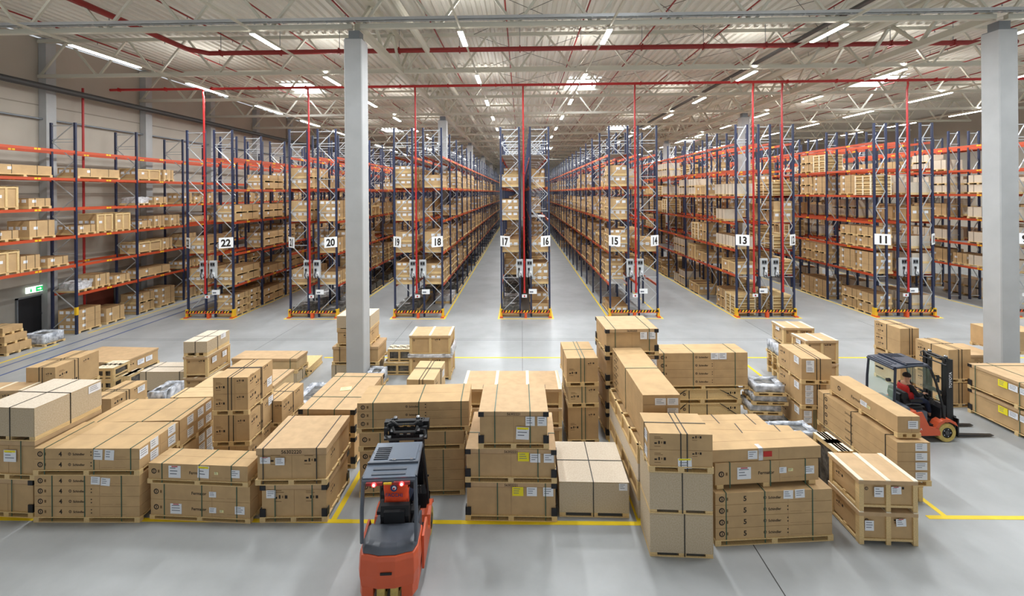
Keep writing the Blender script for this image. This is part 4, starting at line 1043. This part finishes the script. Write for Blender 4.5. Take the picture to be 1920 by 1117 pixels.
stack('L', 1470, 613.7, (1448, 601.5), 1525.8, [
    ('0.26', 'pallets', 'timber pallet on the floor, lowest of the pallet pile behind the three cartons', O(ins=(-.2, 0, 0, 0))),
    ('0.52', 'pallets', 'timber pallet, second from the floor in the pile behind the three cartons', O(ins=(-.2, 0, 0, 0), dark=True)),
    ('0.78', 'pallets', 'timber pallet, third in the pile behind the three cartons', O(ins=(-.2, 0, 0, 0))),
    ('1.28', 'wrap', 'grey wrapped parts on the pallet pile behind the three cartons', O(ins=(-.2, 0, 0, 0), seed=61)),
    (None, 'crate', 'timber framed crate with a white label, the farther left of two on the right', O(lab=(PW('L', .5, .8, .25, .2),)))], yb=712)
stack('L', 1511.8, 638, (1483.9, 624.4), 1571, [
    (682, 'crate', 'timber framed crate on the floor, under the nearer right crate', O()),
    (None, 'crate', 'timber framed crate with light battens behind the three cartons, the nearer right one', O(lab=(PW('L', .5, .8, .25, .2),)))], yb=737)
# --- left and middle back
stack('R', 103.5, 688.3, (177.3, 656.4), 48.7, [
    ('0.75', 'carton', 'brown carton hidden behind the big board box on the left, lower one', O(sy=(.4,), marks='R')),
    (None, 'carton', 'big brown carton with twin dark straps behind the pale board box on the left', O(tiers=1, sy=(.45, .56), sx=(.42, .5), strap='strap_dark', marks='RF'))], zt=1.75)
stack('R', 40, 730.6, (62, 704), -60, [
    (None, 'crate', 'battened timber crate at the left edge behind the big board box', O())], zt=1.3, depth=.6)
stack('R', 226.9, 679.7, (298.2, 651.2), 112, [
    (None, 'lid', 'low wide lidded carton with two white labels, farthest left of the boxes', O(lid=.07, corners=False, marks=1, lab=(PW('R', .5, .5, .3, .2), PW('R', .72, .5, .3, .2))))], zt=.66)
stack('R', 211.5, 690, (225, 682), 178, [
    ('0.42', 'slat', 'slatted crate with dark parts, lower of the small stack on the left', O(seed=71)),
    (None, 'slat', 'slatted crate with dark parts, upper of the small stack on the left', O(seed=72))], zt=.86, depth=.75)
stack('R', 241, 704.7, (250, 697.5), 227, [
    (None, 'slat', 'small slatted crate standing alone right of the slatted pair', O(seed=73))], zt=.55, depth=.7)
stack('R', 345, 696.7, (357, 680), 262.3, [
    (None, 'osb', 'wide pale board box with two straps behind the silver wrapped parts', O(sy=(.14, .9), sx=(.5,), strap='strap_dark'))], zt=.80, ang=0, depth=.9)
stack('R', 308, 735, (334, 719), 277, [
    (None, 'wrap', 'silver film wrapped parts between the strapped carton and pale box on the left', O(seed=81))], zt=.75, depth=.9)
stack('R', 208.3, 747.4, (275.7, 712.8), 165, [
    ('0.65', 'carton', 'brown carton below the cross strapped one behind the big board box', O()),
    (None, 'carton', 'brown carton with crossed double straps right of the big board box', O(sy=(.4, .5), sx=(.4, .48), strap='strap_dark', marks='R', lab=(PW('R', .82, .7, .26, .18),)))], zt=1.3)
stack('R', 388.8, 640, (426.6, 618.5), 344, [
    (707, 'crate', 'timber framed crate on the floor under the narrow pale box stack', O(posts=2)),
    (667.5, 'crate', 'timber framed crate with white paper in the middle of the narrow pale box stack', O(posts=2, lab=(PW('R', .3, .6, .25, .2), PW('R', .75, .6, .25, .2)))),
    (None, 'osb', 'pale box with one black strap on top of the two framed crates', O(sy=(.5,), sx=(.45,), strap='strap_dark', lab=(PW('R', .7, .8, .3, .18),)))], yb=741)
stack('R', 458.4, 706.9, (510.9, 673.4), 399.3, [
    (835.5, 'carton', 'brown carton, bottom of the tall stack left of the middle', O(sy=(.45,), marks='R', strap='strap_dark')),
    (777.3, 'carton', 'brown carton, middle of the tall stack left of the middle', O(sy=(.43, .56), sx=(.45, .5), marks='RF', strap='strap_dark', ins=(0, -.03, 0, 0), lab=(PW('R', .85, .85, .24, .22),))),
    (None, 'carton', 'pair of cartons with dark twin straps, top of the tall stack left of the middle', O(tiers=2, sy=(.43, .53), sx=(.5, .54), marks='RF', strap='strap_dark', lab=(PW('R', .85, .35, .24, .22),)))], yb=895, fxb=466)
stack('L', 318.7, 745, (347.7, 726.5), 399, [
    (None, 'carton', 'pale topped box with diagonal strap behind the upper cartons marked 4', O(mat_='carton_light', sy=(.1,), strap='strap_dark'))], zt=1.3)
stack('L', 363, 725.7, (409.7, 695), 425, [
    (None, 'carton', 'long light brown box reaching back beside the tall middle left stack', O(mat_='carton_light'))], zt=1.25)
stack('R', 556.7, 672.4, (577, 657.4), 433.6, [
    (700, 'osb', 'pale board box under the wide battened carton behind the tall stack', O(pal=.06, sx=(.5,), strap='strap_dark')),
    (None, 'lid', 'wide low carton with white battens round its lid behind the tall stack', O(lid=.09, sy=(.9,), corners=False, mat_='carton_light'))], yb=720)
stack('R', 577, 691.4, (602.8, 665.7), 545, [
    (None, 'beamcrate', 'low narrow timber crate right of the wide battened carton', O(pal=.06))], zt=.32)
stack('R', 513, 723, (552, 691.7), 460, [
    (None, 'lid', 'light lidded carton between the tall stack and the wide battened carton', O(lid=.07, mat_='carton_light', sy=(.8,)))], zt=1.0)
stack('R', 528.4, 751.6, (569, 717.4), 490, [
    ('0.7', 'carton', 'brown carton right of the tall stack, lower one', O(marks='R')),
    (None, 'carton', 'brown carton with straps and printed marks right of the tall stack, upper one', O(marks='RF', sx=(.5,), sy=(.3, .55), strap='strap_dark'))], zt=1.42)
unit((-7.25, 13.6), 0, .9, 1.5, 0, .62, 'wrap', 'silver wrapped parts left of the wide flat lid before the left column', seed=91)
stack('L', 632.2, 592.2, (645, 582), 694, [
    (684, 'osb', 'pale box at the bottom of the stack behind the left column', O(pal=.06, sx=(.5,), sy=(.1,), strap='strap_dark', ins=(-.22, -.2, 0, 0))),
    (650, 'lid', 'lidded carton with dark strap, second from the floor behind the left column', O(sy=(.16,), strap='strap_dark', ins=(-.18, -.3, 0, 0))),
    (618, 'lid', 'lidded carton, third from the floor behind the left column', O(marks=1)),
    (None, 'osb', 'pale box on top of the stack behind the left column', O(pal=.06))], yb=712, depth=1.1, ang=0)
unit((-5.70, 16.02), 0, .58, .68, 0, .55, 'wrap', 'white wrapped parts right of the left column', seed=95)
unit((-4.35, 16.72), 0, 1.68, 1.2, .86, .12, 'bundle', 'clear film wrapped round the joint of the battened crate pile', seed=104)
fl2 = stack('L', 719.5, 680.5, (722, 674), 770, [
    (None, 'slat', 'slatted crate with dark parts on the floor left of the battened crate pile', O(seed=98))], yb=703, depth=.6, ang=0)
unit((fl2[0].x+.14, fl2[0].y+.06), 0, fl2[2]-.14, .5, fl2[4], .52, 'slat', 'slatted crate with dark parts on top, left of the battened crate pile', seed=99)
stack('L', 768.5, 628.5, (780, 612), 844, [
    (667.5, 'crate', 'timber framed crate with film around it, under the battened crate', O()),
    (None, 'crate', 'timber framed carton crate with three white battens right of the left column', O())], yb=712)
stack('L', 762.5, 711, (788, 676), 814, [
    (None, 'carton', 'light brown carton with twin black straps behind the strapped long cartons', O(tiers=2, mat_='carton_light', sy=(.46, .58), sx=(.55, .6), strap='strap_dark', marks='R', lab=(PW('R', .8, .8, .25, .2),)))], zt=1.5)
stack('L', 868, 728, (875, 702), 1052, [
    (800, 'crate', 'long timber framed crate on the floor behind the centre stack', O(battens=4)),
    (764, 'crate', 'long timber framed crate, middle one behind the centre stack', O(battens=4)),
    (None, 'crate', 'long timber framed crate with white battens on top behind the centre stack', O(battens=4))], yb=835, depth=1.25)
unit((-2.2, 12.8), 0, .45, .8, 0, .9, 'osb', 'pale box glimpsed between the long cartons and the centre stack', pal=.06)
# by the left wall
for i, (x, y, z0, w, d, h, st, lb) in enumerate([
    (-24.2, 19.2, 0, 1.3, 1.0, .45, 'carton', 'small carton pallet by the black door, bottom of its pile'),
    (-24.1, 19.2, .45, 1.1, .9, .4, 'carton', 'small carton pallet by the black door, middle of its pile'),
    (-24.2, 19.3, .85, 1.0, .8, .35, 'carton', 'small carton pallet by the black door, top of its pile'),
    (-23.6, 20.4, 0, 1.1, .9, .55, 'wrap', 'white wrapped parts on a pallet beside the carton pile near the door'),
    (-24.6, 17.4, 0, 1.6, 1.2, 1.35, 'lid', 'tall brown carton at the left edge near the wall'),
    ]):
    unit((x, y), 0, w, d, z0, h, st, lb, seed=110+i, **({'marks': 'F', 'sy': (.5,)} if st == 'carton' else {}))

# ------------------------------------------------------------------ people
def skin_part(name, joints, edges, mats, parent, root=0, sub=2):
    """joints: list of (x,y,z,r); grows one continuous surface with Skin + Subdivision"""
    me = bpy.data.meshes.new(name); me.from_pydata([j[:3] for j in joints], edges, [])
    o = bpy.data.objects.new(name, me); COL.objects.link(o)
    if parent: o.parent = parent
    for m in mats: me.materials.append(MATS[m])
    sk = o.modifiers.new('skin', 'SKIN'); sk.use_smooth_shade = True
    if not me.skin_vertices: me.skin_vertices.new(name='')
    for i, j in enumerate(joints):
        r = j[3]; v = me.skin_vertices[0].data[i]; v.radius = (r, r) if not isinstance(r, tuple) else r; v.use_root = (i == root); v.use_loose = False
    sb = o.modifiers.new('sub', 'SUBSURF'); sb.levels = sub; sb.render_levels = sub
    return o
def ellipsoid(b, c, r, m, seg=14, rings=9, zmin=-1.0, ymax=9):
    c = Vector(c); n = len(b.v); rows = []
    for i in range(rings+1):
        t = math.pi*i/rings; row = []
        for j in range(seg):
            a = 2*math.pi*j/seg
            row.append(len(b.v)); b.v.append((c.x+r[0]*math.sin(t)*math.cos(a), c.y+r[1]*math.sin(t)*math.sin(a), c.z+r[2]*max(zmin, math.cos(t))))
        rows.append(row)
    for i in range(rings):
        for j in range(seg):
            k = (j+1) % seg; b.f.append((rows[i][j], rows[i+1][j], rows[i+1][k], rows[i][k])); b.m.append(m)
    return b
def driver(loc, rz, label, vest, logo=False, twist=0.0, hipz=.0):
    """seated figure facing local +Y, hips at the origin"""
    r = empty('person', loc, rz, label, 'person')
    J = []; E = []
    def add(p, rad, par=None):
        J.append((*p, rad)); 
        if par is not None: E.append((par, len(J)-1))
        return len(J)-1
    pel = add((0, 0, .08), (.15, .12)); sp = add((0, -.02, .22), (.135, .105), pel); ch = add((0, 0.0, .40), (.16, .11), sp); nb = add((0, .01, .52), (.09, .075), ch)
    nk = add((0, .03, .60), .055, nb); hd = add((0, .05, .69), (.075, .085), nk); tp = add((0, .05, .78), (.075, .09), hd); add((0, .045, .84), (.05, .06), tp)
    hands = []
    for s in (-1, 1):
        sh = add((s*.19, .0, .50), .06, nb); el = add((s*.27, .12, .28), .045, sh)
        wr = add((s*.15, .38, .30), .028, el); pm = add((s*.135, .44, .305), (.032, .020), wr)
        for k in range(4):
            L = (.036, .042, .04, .03)[k]; x = s*(.135+.0)+(.024-.016*k)*s
            f1 = add((x, .475, .312), .009, pm); f2 = add((x, .475+L*.55, .300), .0085, f1); add((x, .475+L*.5, .278), .007, f2)
        t1 = add((s*.10, .45, .318), .0105, pm); add((s*.095, .475, .300), .009, t1)
        hip = add((s*.10, .06, .07), .085, pel); kn = add((s*.15, .46, .09), .06, hip); an = add((s*.15, .56, -.33), .042, kn); add((s*.155, .68, -.37), .035, an)
    skin_part('body', J, E, ['skin'], r)
    # face
    b = MB(); b.prism([(-.012, .675), (.012, .675), (.004, .715), (-.004, .715)], 1, .125, .150, 'skin')
    for s in (-1, 1): ellipsoid(b, (s*.082, .045, .70), (.012, .022, .03), 'skin', 8, 6)
    b.smooth = True; b.build('ears_and_nose', r)
    b = MB()
    for s in (-1, 1): ellipsoid(b, (s*.03, .128, .725), (.012, .008, .008), 'logo_white', 8, 6); ellipsoid(b, (s*.03, .135, .725), (.005, .004, .005), 'ink', 6, 5)
    b.build('eyes', r)
    b = MB(); b.box(-.022, .022, .128, .136, .650, .657, 'vest_red'); b.build('mouth', r)
    b = MB(); ellipsoid(b, (0, .035, .765), (.094, .108, .095), 'hair', 16, 10, -.35); b.smooth = True; b.build('hair', r)
    # clothes: one shell a little larger than the body
    c = 1.13
    JJ = [(0, 0, .08, (.17, .14)), (0, -.02, .22, (.155, .125)), (0, 0, .40, (.18, .13)), (0, .01, .50, (.13, .10)), (0, .02, .565, (.07, .065))]
    EE = [(0, 1), (1, 2), (2, 3), (3, 4)]
    for s in (-1, 1):
        n = len(JJ); JJ += [(s*.19, 0, .50, .075), (s*.27, .12, .28, .060), (s*.17, .345, .298, .042)]; EE += [(3, n), (n, n+1), (n+1, n+2)]
    skin_part('jacket', JJ, EE, ['cloth_black'], r)
    JJ = [(0, .0, .06, (.16, .125))]; EE = []
    for s in (-1, 1):
        n = len(JJ); JJ += [(s*.10, .06, .07, .098), (s*.15, .46, .09, .075), (s*.15, .55, -.27, .055)]; EE += [(0, n), (n, n+1), (n+1, n+2)]
    skin_part('trousers', JJ, EE, ['cloth_navy'], r)
    for s in (-1, 1): skin_part('shoe', [(s*.15, .55, -.36, .05), (s*.155, .62, -.38, .045), (s*.16, .70, -.385, .035)], [(0, 1), (1, 2)], ['rubber'], r)
    # vest: open tube round the torso with shoulder straps
    b = MB(); ns = 20; rings = [(.10, .205, .165), (.22, .195, .15), (.36, .212, .152), (.46, .212, .145), (.53, .17, .12)]
    rows = []
    for z, rx, ry in rings:
        row = []
        for j in range(ns):
            a = 2*math.pi*j/ns; row.append(len(b.v)); ca, sa = math.cos(a), math.sin(a)
            b.v.append((math.copysign(abs(ca)**.8, ca)*rx, math.copysign(abs(sa)**.8, sa)*ry-.005, z))
        rows.append(row)
    for i in range(4):
        for j in range(ns):
            k = (j+1) % ns
            side = abs(math.cos(2*math.pi*(j+.5)/ns)) > .93
            if i >= 2 and side: continue
            b.f.append((rows[i][j], rows[i][k], rows[i+1][k], rows[i+1][j])); b.m.append(vest)
    b.smooth = True; v = b.build('vest', r); m = v.modifiers.new('s', 'SOLIDIFY'); m.thickness = .008
    b = MB(); b.box(-.17, .17, -.178, -.174, .135, .165, 'reflective'); b.build('reflective_band', v)
    if logo:
        b = MB(); c0 = Vector((.0, -.176, .44))
        disc(b, c0, (1, 0, 0), .058, 'logo_blue'); disc(b, c0+Vector((.006, -.002, .004)), (1, 0, 0), .034, 'logo_white'); disc(b, c0+Vector((.0, -.004, -.006)), (1, 0, 0), .018, 'vest_red')
        b.text('FACCHI', (0, -.178, .30), (1, 0, 0), (0, 0, 1), .082, 'logo_blue', True, .015); b.build('back_print', v)
    return r

# ------------------------------------------------------------------ forklifts
def wheel(parent, x, y, r, w, name='wheel', tyre='tyre'):
    b = MB(); prof = [(-w/2, r*.55), (-w/2, r*.93), (-w/2+.02, r), (w/2-.02, r), (w/2, r*.93), (w/2, r*.55)]; seg = 24
    for (xa, ra), (xb, rb) in zip(prof, prof[1:]):
        for i in range(seg):
            a0, a1 = 2*math.pi*i/seg, 2*math.pi*(i+1)/seg
            b.quad((xa, ra*math.cos(a0), ra*math.sin(a0)), (xa, ra*math.cos(a1), ra*math.sin(a1)), (xb, rb*math.cos(a1), rb*math.sin(a1)), (xb, rb*math.cos(a0), rb*math.sin(a0)), tyre)
    o = b.build(name, parent); o.location = (x, y, r)
    h = MB(); h.tube((-w/2+.02, 0, 0), (w/2-.02, 0, 0), r*.56, 'fork_black', 18); h.tube((-w/2-.01, 0, 0), (w/2+.01, 0, 0), r*.22, 'dark_steel', 10)
    for i in range(5):
        a = 2*math.pi*i/5; h.tube((-w/2+.0, r*.38*math.cos(a), r*.38*math.sin(a)), (w/2-.0, r*.38*math.cos(a), r*.38*math.sin(a)), .016, 'chrome', 6)
    h.build('hub', o); return o
def forklift(loc, rz, label, twin_rear, tails, window, word, gd='fork_grey', rf='fork_roof'):
    r = empty('forklift', loc, rz, label, 'forklift')
    # counterweight and orange body
    b = MB()
    def loft(secs, m):
        n0 = len(b.v); k = len(secs[0])
        for s in secs: b.v += s
        for i in range(len(secs)-1):
            for j in range(k):
                q = (j+1) % k; b.f.append((n0+i*k+j, n0+i*k+q, n0+(i+1)*k+q, n0+(i+1)*k+j)); b.m.append(m)
        b.f.append(tuple(n0+j for j in reversed(range(k)))); b.m.append(m); b.f.append(tuple(n0+(len(secs)-1)*k+j for j in range(k))); b.m.append(m)
    def sec(z, hw, yb, yf, c=.16):
        return [(-hw, yf, z), (-hw, yb+c*1.4, z), (-hw+c*.35, yb+c*.45, z), (-hw+c*1.1, yb+.05, z), (-.15, yb, z), (.15, yb, z), (hw-c*1.1, yb+.05, z), (hw-c*.35, yb+c*.45, z), (hw, yb+c*1.4, z), (hw, yf, z)]
    if twin_rear:   # recess for the twin rear wheels
        loft([sec(.34, .50, -1.10, -.35), sec(.55, .52, -1.13, -.35), sec(.80, .51, -1.10, -.35), sec(.86, .50, -1.07, -.35)], 'fork_orange')
        for s in (-1, 1):
            x0_, x1_ = (s*.24, s*.50); lo, hi = min(x0_, x1_), max(x0_, x1_)
            b.prism([(lo+(.0 if s > 0 else .07), -1.04), (hi-(.07 if s > 0 else 0), -1.04), (hi, -.9), (hi, -.35), (lo, -.35), (lo, -.9)], 2, .14, .345, 'fork_orange')
        b.box(-.10, .10, -1.14, -1.12, .60, .645, 'black')
    else: loft([sec(.16, .50, -1.0, -.25), sec(.5, .53, -1.06, -.25), sec(.80, .52, -1.04, -.25), sec(.88, .50, -1.0, -.25)], 'fork_orange')
    o = b.build('counterweight', r); bv = o.modifiers.new('b', 'BEVEL'); bv.width = .035; bv.segments = 3; bv.limit_method = 'ANGLE'; bv.angle_limit = math.radians(12)
    b = MB(); z0 = .86
    secs = [sec(z0, .49, -1.05, -.40), sec(.95, .47, -.98, -.42), sec(.985, .42, -.90, -.45)]
    n0 = 0; loft(secs, 'fork_grey'); o = b.build('rear_cover', r); bv = o.modifiers.new('b', 'BEVEL'); bv.width = .025; bv.segments = 3; bv.limit_method = 'ANGLE'; bv.angle_limit = math.radians(12)
    b = MB(); b.prism([(-.4, .15), (.78, .15), (.80, .42), (.55, .56), (.30, .42), (-.4, .42)], 0, -.50, .50, 'fork_black')
    for s in (-1, 1):
        x = s*.52; lo, hi = min(x, x+s*.04), max(x, x+s*.04)
        b.prism([(-.55, .20), (-.55, .80), (-.15, .86), (.05, .46), (.30, .40), (.36, .30), (.36, .20)], 0, lo-.001, hi, 'fork_orange')
        # fender over the front wheel
        b.prism([(.22, .40), (.32, .56), (.48, .64), (.66, .64), (.80, .56), (.86, .44), (.78, .50), (.64, .57), (.50, .57), (.38, .50), (.30, .38)], 0, min(s*.34, s*.56), max(s*.34, s*.56), 'fork_orange')
    b.build('chassis', r)
    if word:
        b = MB(); b.box(.562, .566, .0, .26, .44, .50, 'logo_white'); b.build('side_badge', r) if False else None
        b = MB(); b.text('8FBE', (.563, -.02, .30), (0, 1, 0), (0, 0, 1), .09, 'logo_white', True, .01); b.build('side_lettering', r) if False else None
    b = MB(); b.box(-.46, .46, .12, .62, .42, .46, 'fork_black'); b.prism([(.42, .46), (.60, .46), (.62, .98), (.52, 1.02), (.46, .9)], 0, -.46, .46, 'fork_black')
    b.box(-.42, .42, -.42, .12, .42, .80, 'fork_grey'); b.build('cockpit', r)
    # seat
    b = MB(); b.prism([(-.36, .78), (.12, .78), (.16, .86), (.10, .92), (-.34, .90)], 0, -.25, .25, 'seat_black')
    b.prism([(-.36, .84), (-.22, .88), (-.28, 1.25), (-.33, 1.29), (-.40, 1.27), (-.44, 1.1)], 0, -.26, .26, 'seat_black')
    for s in (-1, 1): b.box(min(s*.28, s*.36), max(s*.28, s*.36), -.30, .05, 1.04, 1.10, 'seat_black')
    b.prism([(-.46, .90), (-.40, .86), (-.42, 1.22), (-.47, 1.20)], 0, -.19, .19, 'fork_black'); b.box(-.30, .30, -.44, .10, .80, .90, 'fork_black'); b.build('seat', r)
    b = MB(); c = Vector((0, .38, 1.20)); n = 18; R = .16
    for i in range(n):
        a0, a1 = 2*math.pi*i/n, 2*math.pi*(i+1)/n
        b.tube(c+Vector((R*math.cos(a0), -R*math.sin(a0)*.8, R*math.sin(a0)*.6)), c+Vector((R*math.cos(a1), -R*math.sin(a1)*.8, R*math.sin(a1)*.6)), .014, 'black', 6)
    for a in (0.2, math.pi-.2, -math.pi/2): b.tube(c, c+Vector((R*math.cos(a), -R*math.sin(a)*.8, R*math.sin(a)*.6)), .012, 'black', 5)
    b.tube(c, (0, .50, .95), .03, 'black', 8); b.build('steering_wheel', r)
    b = MB()
    for x in (.26, .31, .36): b.tube((x, .40, .95), (x, .34, 1.12), .008, 'dark_steel', 5); b.tube((x, .34, 1.12), (x, .335, 1.15), .018, 'black', 6)
    b.path([(.36, -.45, .98), (.40, -.3, 1.02), (.40, -.05, 1.0)], .02, 'black', 6); b.path([(.38, .0, .95), (.30, .14, .88), (.2, .2, .86)], .018, 'dark_steel', 6); b.build('control_levers', r)
    # overhead guard
    b = MB(); rz_ = 2.12
    for s in (-1, 1):
        b.path([(s*.47, -.88, .98), (s*.475, -.86, 1.5), (s*.455, -.82, rz_-.06)], .034, gd, 8)
        b.path([(s*.455, -.82, rz_-.05), (s*.43, -.2, rz_), (s*.42, .12, rz_-.01), (s*.42, .22, rz_-.10)], .034, gd, 8)
        b.path([(s*.42, .22, rz_-.10), (s*.44, .36, 1.62), (s*.47, .52, .95), (s*.48, .56, .5)], .032, 'fork_black', 8)
    b.tube((-.46, -.86, rz_-.08), (.46, -.86, rz_-.08), .035, gd, 8); b.tube((-.42, .14, rz_-.02), (.42, .14, rz_-.02), .035, gd, 8)
    b.build('overhead_guard', r)
    b = MB(); b.prism([(-.86, rz_-.05), (-.86, rz_-.025), (-.52, rz_+.01), (-.5, rz_-.02)], 0, -.46, .46, rf); b.box(-.44, .44, -.50, .14, rz_-.0, rz_+.03, rf)
    b.box(-.46, .46, -.53, -.48, rz_+.0, rz_+.045, gd)
    for x in (-.30, -.1, .1, .30): b.box(x-.09, x+.09, -.82, -.62, rz_-.018, rz_-.006, gd) if False else None
    for y in (-.80, -.68): b.prism([(y, rz_-.035+(y+.9)*.11), (y+.05, rz_-.029+(y+.9)*.11), (y+.05, rz_-.01+(y+.9)*.11), (y, rz_-.016+(y+.9)*.11)], 0, -.32, .28, gd)
    b.build('roof_panel', r)
    b = MB(); b.box(-.08, .40, -.47, .05, rz_+.035, rz_+.055, rf); 
    for x in (-.02, .30): b.box(x, x+.06, -.49, -.46, rz_+.03, rz_+.065, 'chrome')
    b.build('roof_hatch', r)
    b = MB(); b.box(-.38, -.12, -.42, .0, rz_+.031, rz_+.034, 'fork_black')
    for k in range(7): b.box(-.38, -.12, -.41+k*.06, -.39+k*.06, rz_+.034, rz_+.046, gd)
    b.build('roof_grille', r)
    if tails:
        for s in (-1, 1):
            b = MB(); xa = s*.24; b.box(xa-.14, xa+.14, -.935, -.90, rz_-.12, rz_-.07, 'pipe_dark_red'); b.tube((xa, -.955, rz_-.095), (xa, -.93, rz_-.095), .035, 'tail_red', 12); b.tube((xa, -.96, rz_-.095), (xa, -.955, rz_-.095), .02, 'tail_core', 10)
            b.build('tail_light', r)
        b = MB(); b.box(-.08, .06, -.93, -.91, rz_-.11, rz_-.08, 'stripe_yellow'); b.build('rear_plate', r)
    if window:
        b = MB(); b.quad((-.44, -.86, 1.08), (.44, -.86, 1.08), (.43, -.83, rz_-.1), (-.43, -.83, rz_-.1), 'glass'); o = b.build('rear_window', r)
        b = MB(); b.quad((-.40, .20, 2.0), (.40, .20, 2.0), (.42, .42, 1.3), (-.42, .42, 1.3), 'glass'); b.build('windscreen', r)
        b = MB(); b.tube((.36, -.98, 1.70), (.36, -.90, 1.70), .05, 'fork_black', 10); b.build('rear_work_light', r)
        b = MB(); b.box(-.1, .14, -.92, -.89, 1.9, 1.94, 'tube') if False else b.box(-.1, .14, -.92, -.89, 1.9, 1.94, 'fork_black'); b.build('rear_lamp_bar', r)
        b = MB(); b.box(.36, .40, .44, .50, 1.62, 1.82, 'black'); b.path([(.44, .36, 1.62), (.38, .47, 1.70)], .01, 'black', 5); b.build('mirror', r)
        b = MB(); ellipsoid(b, (.3, .55, 1.15), (.06, .05, .07), 'glass', 10, 8); b.build('lamp', r)
    # mast
    mh = 2.24
    b = MB()
    for s in (-1, 1):
        x = s*.31
        b.box(x-.05, x+.05, .74, .77, .12, mh, 'fork_black').box(x-.05, x+.05, .90, .93, .12, mh, 'fork_black').box(x+s*.03-.012, x+s*.03+.012, .76, .91, .12, mh, 'fork_black')
        b.box(x-.11*(s > 0)-.0*(s < 0), x+.11*(s < 0), .78, .88, .15, mh-.04, 'dark_steel')
        b.tube((s*.19, .80, .2), (s*.19, .80, mh-.15), .035, 'fork_black', 8); b.tube((s*.19, .80, mh-.3), (s*.19, .80, mh), .018, 'chrome', 8)
    for z in (.35, 1.2, mh-.06): b.box(-.34, .34, .72, .76, z, z+.10, 'fork_black')
    b.box(-.3, .3, .80, .86, mh-.04, mh+.02, 'fork_black'); b.build('mast', r)
    b = MB()
    for s in (-1, 1):
        b.box(min(s*.33, s*.47), max(s*.33, s*.47), .80, .95, mh-.20, mh-.02, 'fork_black') if tails else None
        b.tube((s*.24, .84, mh), (s*.24, .84, mh+.05), .05, 'dark_steel', 10); ellipsoid(b, (s*.24, .84, mh+.06), (.045, .045, .03), 'chrome', 10, 6)
    b.path([(-.32, .78, mh-.1), (-.26, .72, mh+.03), (-.17, .70, mh-.02), (.17, .70, mh-.02), (.26, .72, mh+.03), (.32, .78, mh-.1)], .022, 'dark_steel', 8)
    b.path([(-.36, .70, mh-.12), (-.38, .70, mh-.02), (-.30, .70, mh+.02)], .016, 'dark_steel', 6); b.path([(-.40, .69, mh-.14), (.40, .69, mh-.14)], .02, 'fork_black', 6)
    for k in range(3): b.box(-.06+k*.05, -.03+k*.05, .69, .70, mh-.05, mh+.0, 'stripe_yellow')
    b.build('hydraulic_hoses', r)
    if tails:
        b = MB()
        for z in (1.93, 2.08): b.box(-.45, .45, .69, .73, z, z+.07, 'fork_black')
        for x in (-.45, -.2, -.05, .1, .38): b.box(x, x+.07, .68, .74, 1.9, 2.16, 'fork_black')
        for s_ in (-1, 1): b.tube((s_*.30, .66, 1.98), (s_*.44, .66, 1.98), .03, 'galv', 8); b.tube((s_*.22, .66, 2.12), (s_*.30, .66, 2.12), .035, 'chrome', 8)
        b.path([(-.42, .65, 2.03), (-.34, .63, 1.94), (.34, .63, 1.94), (.42, .65, 2.03), (.40, .66, 2.12)], .022, 'dark_steel', 8)
        b.path([(-.26, .64, 2.20), (-.22, .62, 2.10), (.22, .62, 2.10), (.26, .64, 2.20)], .025, 'dark_steel', 8)
        b.build('mast_head', r)
    b = MB(); b.box(-.46, .46, .95, .99, .50, .60, 'fork_black').box(-.46, .46, .95, .99, .10, .20, 'fork_black')
    for x in (-.46, .40): b.box(x, x+.06, .95, .99, .1, .6, 'fork_black')
    for x in (-.3, -.15, 0, .15, .3): b.box(x-.012, x+.012, .96, .98, .6, .95 if tails else .62, 'fork_black')
    b.box(-.44, .44, .955, .985, .93, .96, 'fork_black') if tails else None
    b.build('carriage', r)
    for s in (-1, 1):
        b = MB(); x = s*.28
        ft = 1.62 if tails else 2.12
        b.prism([(.99, .04), (ft, .04), (ft+.02, .052), (1.05, .09), (1.04, .62), (.99, .62)], 0, x-.055, x+.055, 'fork_black'); b.build('fork', r)
    if word:
        b = MB(); b.text('TOYOTA', (.365, .885, 1.44), (0, 0, 1), (0, -1, 0), .11, 'logo_white', False, .02)
        b.box(.355, .362, .77, .90, .2, mh-.02, 'fork_black'); b.build('mast_lettering', r)
        b = MB(); b.text('AAA', (.563, -.25, .36), (0, 1, 0), (0, 0, 1), .09, 'logo_white', True, .01); b.build('side_lettering', r)
    for s in (-1, 1): wheel(r, s*.45, .56, .265, .20)
    if twin_rear:
        for s in (-1, 1): wheel(r, s*.115, -.83, .22, .135)
    else:
        for s in (-1, 1): wheel(r, s*.42, -.68, .23, .16)
    return r
f1 = forklift((-2.43, 8.62, 0), math.radians(4.0), 'orange and grey electric forklift seen from behind with red tail lights on', True, True, False, False)
driver((-2.44, 8.50, 1.04), math.radians(0), 'person in orange vest with dark sleeves driving the near left forklift', 'vest', True).scale = (1.15, 1.15, 1.15)
f2 = forklift((11.33, 13.2, 0), math.radians(-90+2), 'dark blue grey forklift with orange base and tan tyres, facing right', False, False, True, True, 'fork_dark', 'fork_dark')
driver((11.22, 13.2, .90), math.radians(-90), 'person in red vest and dark sleeves driving the forklift on the right', 'vest_red')
bpy.context.view_layer.update()
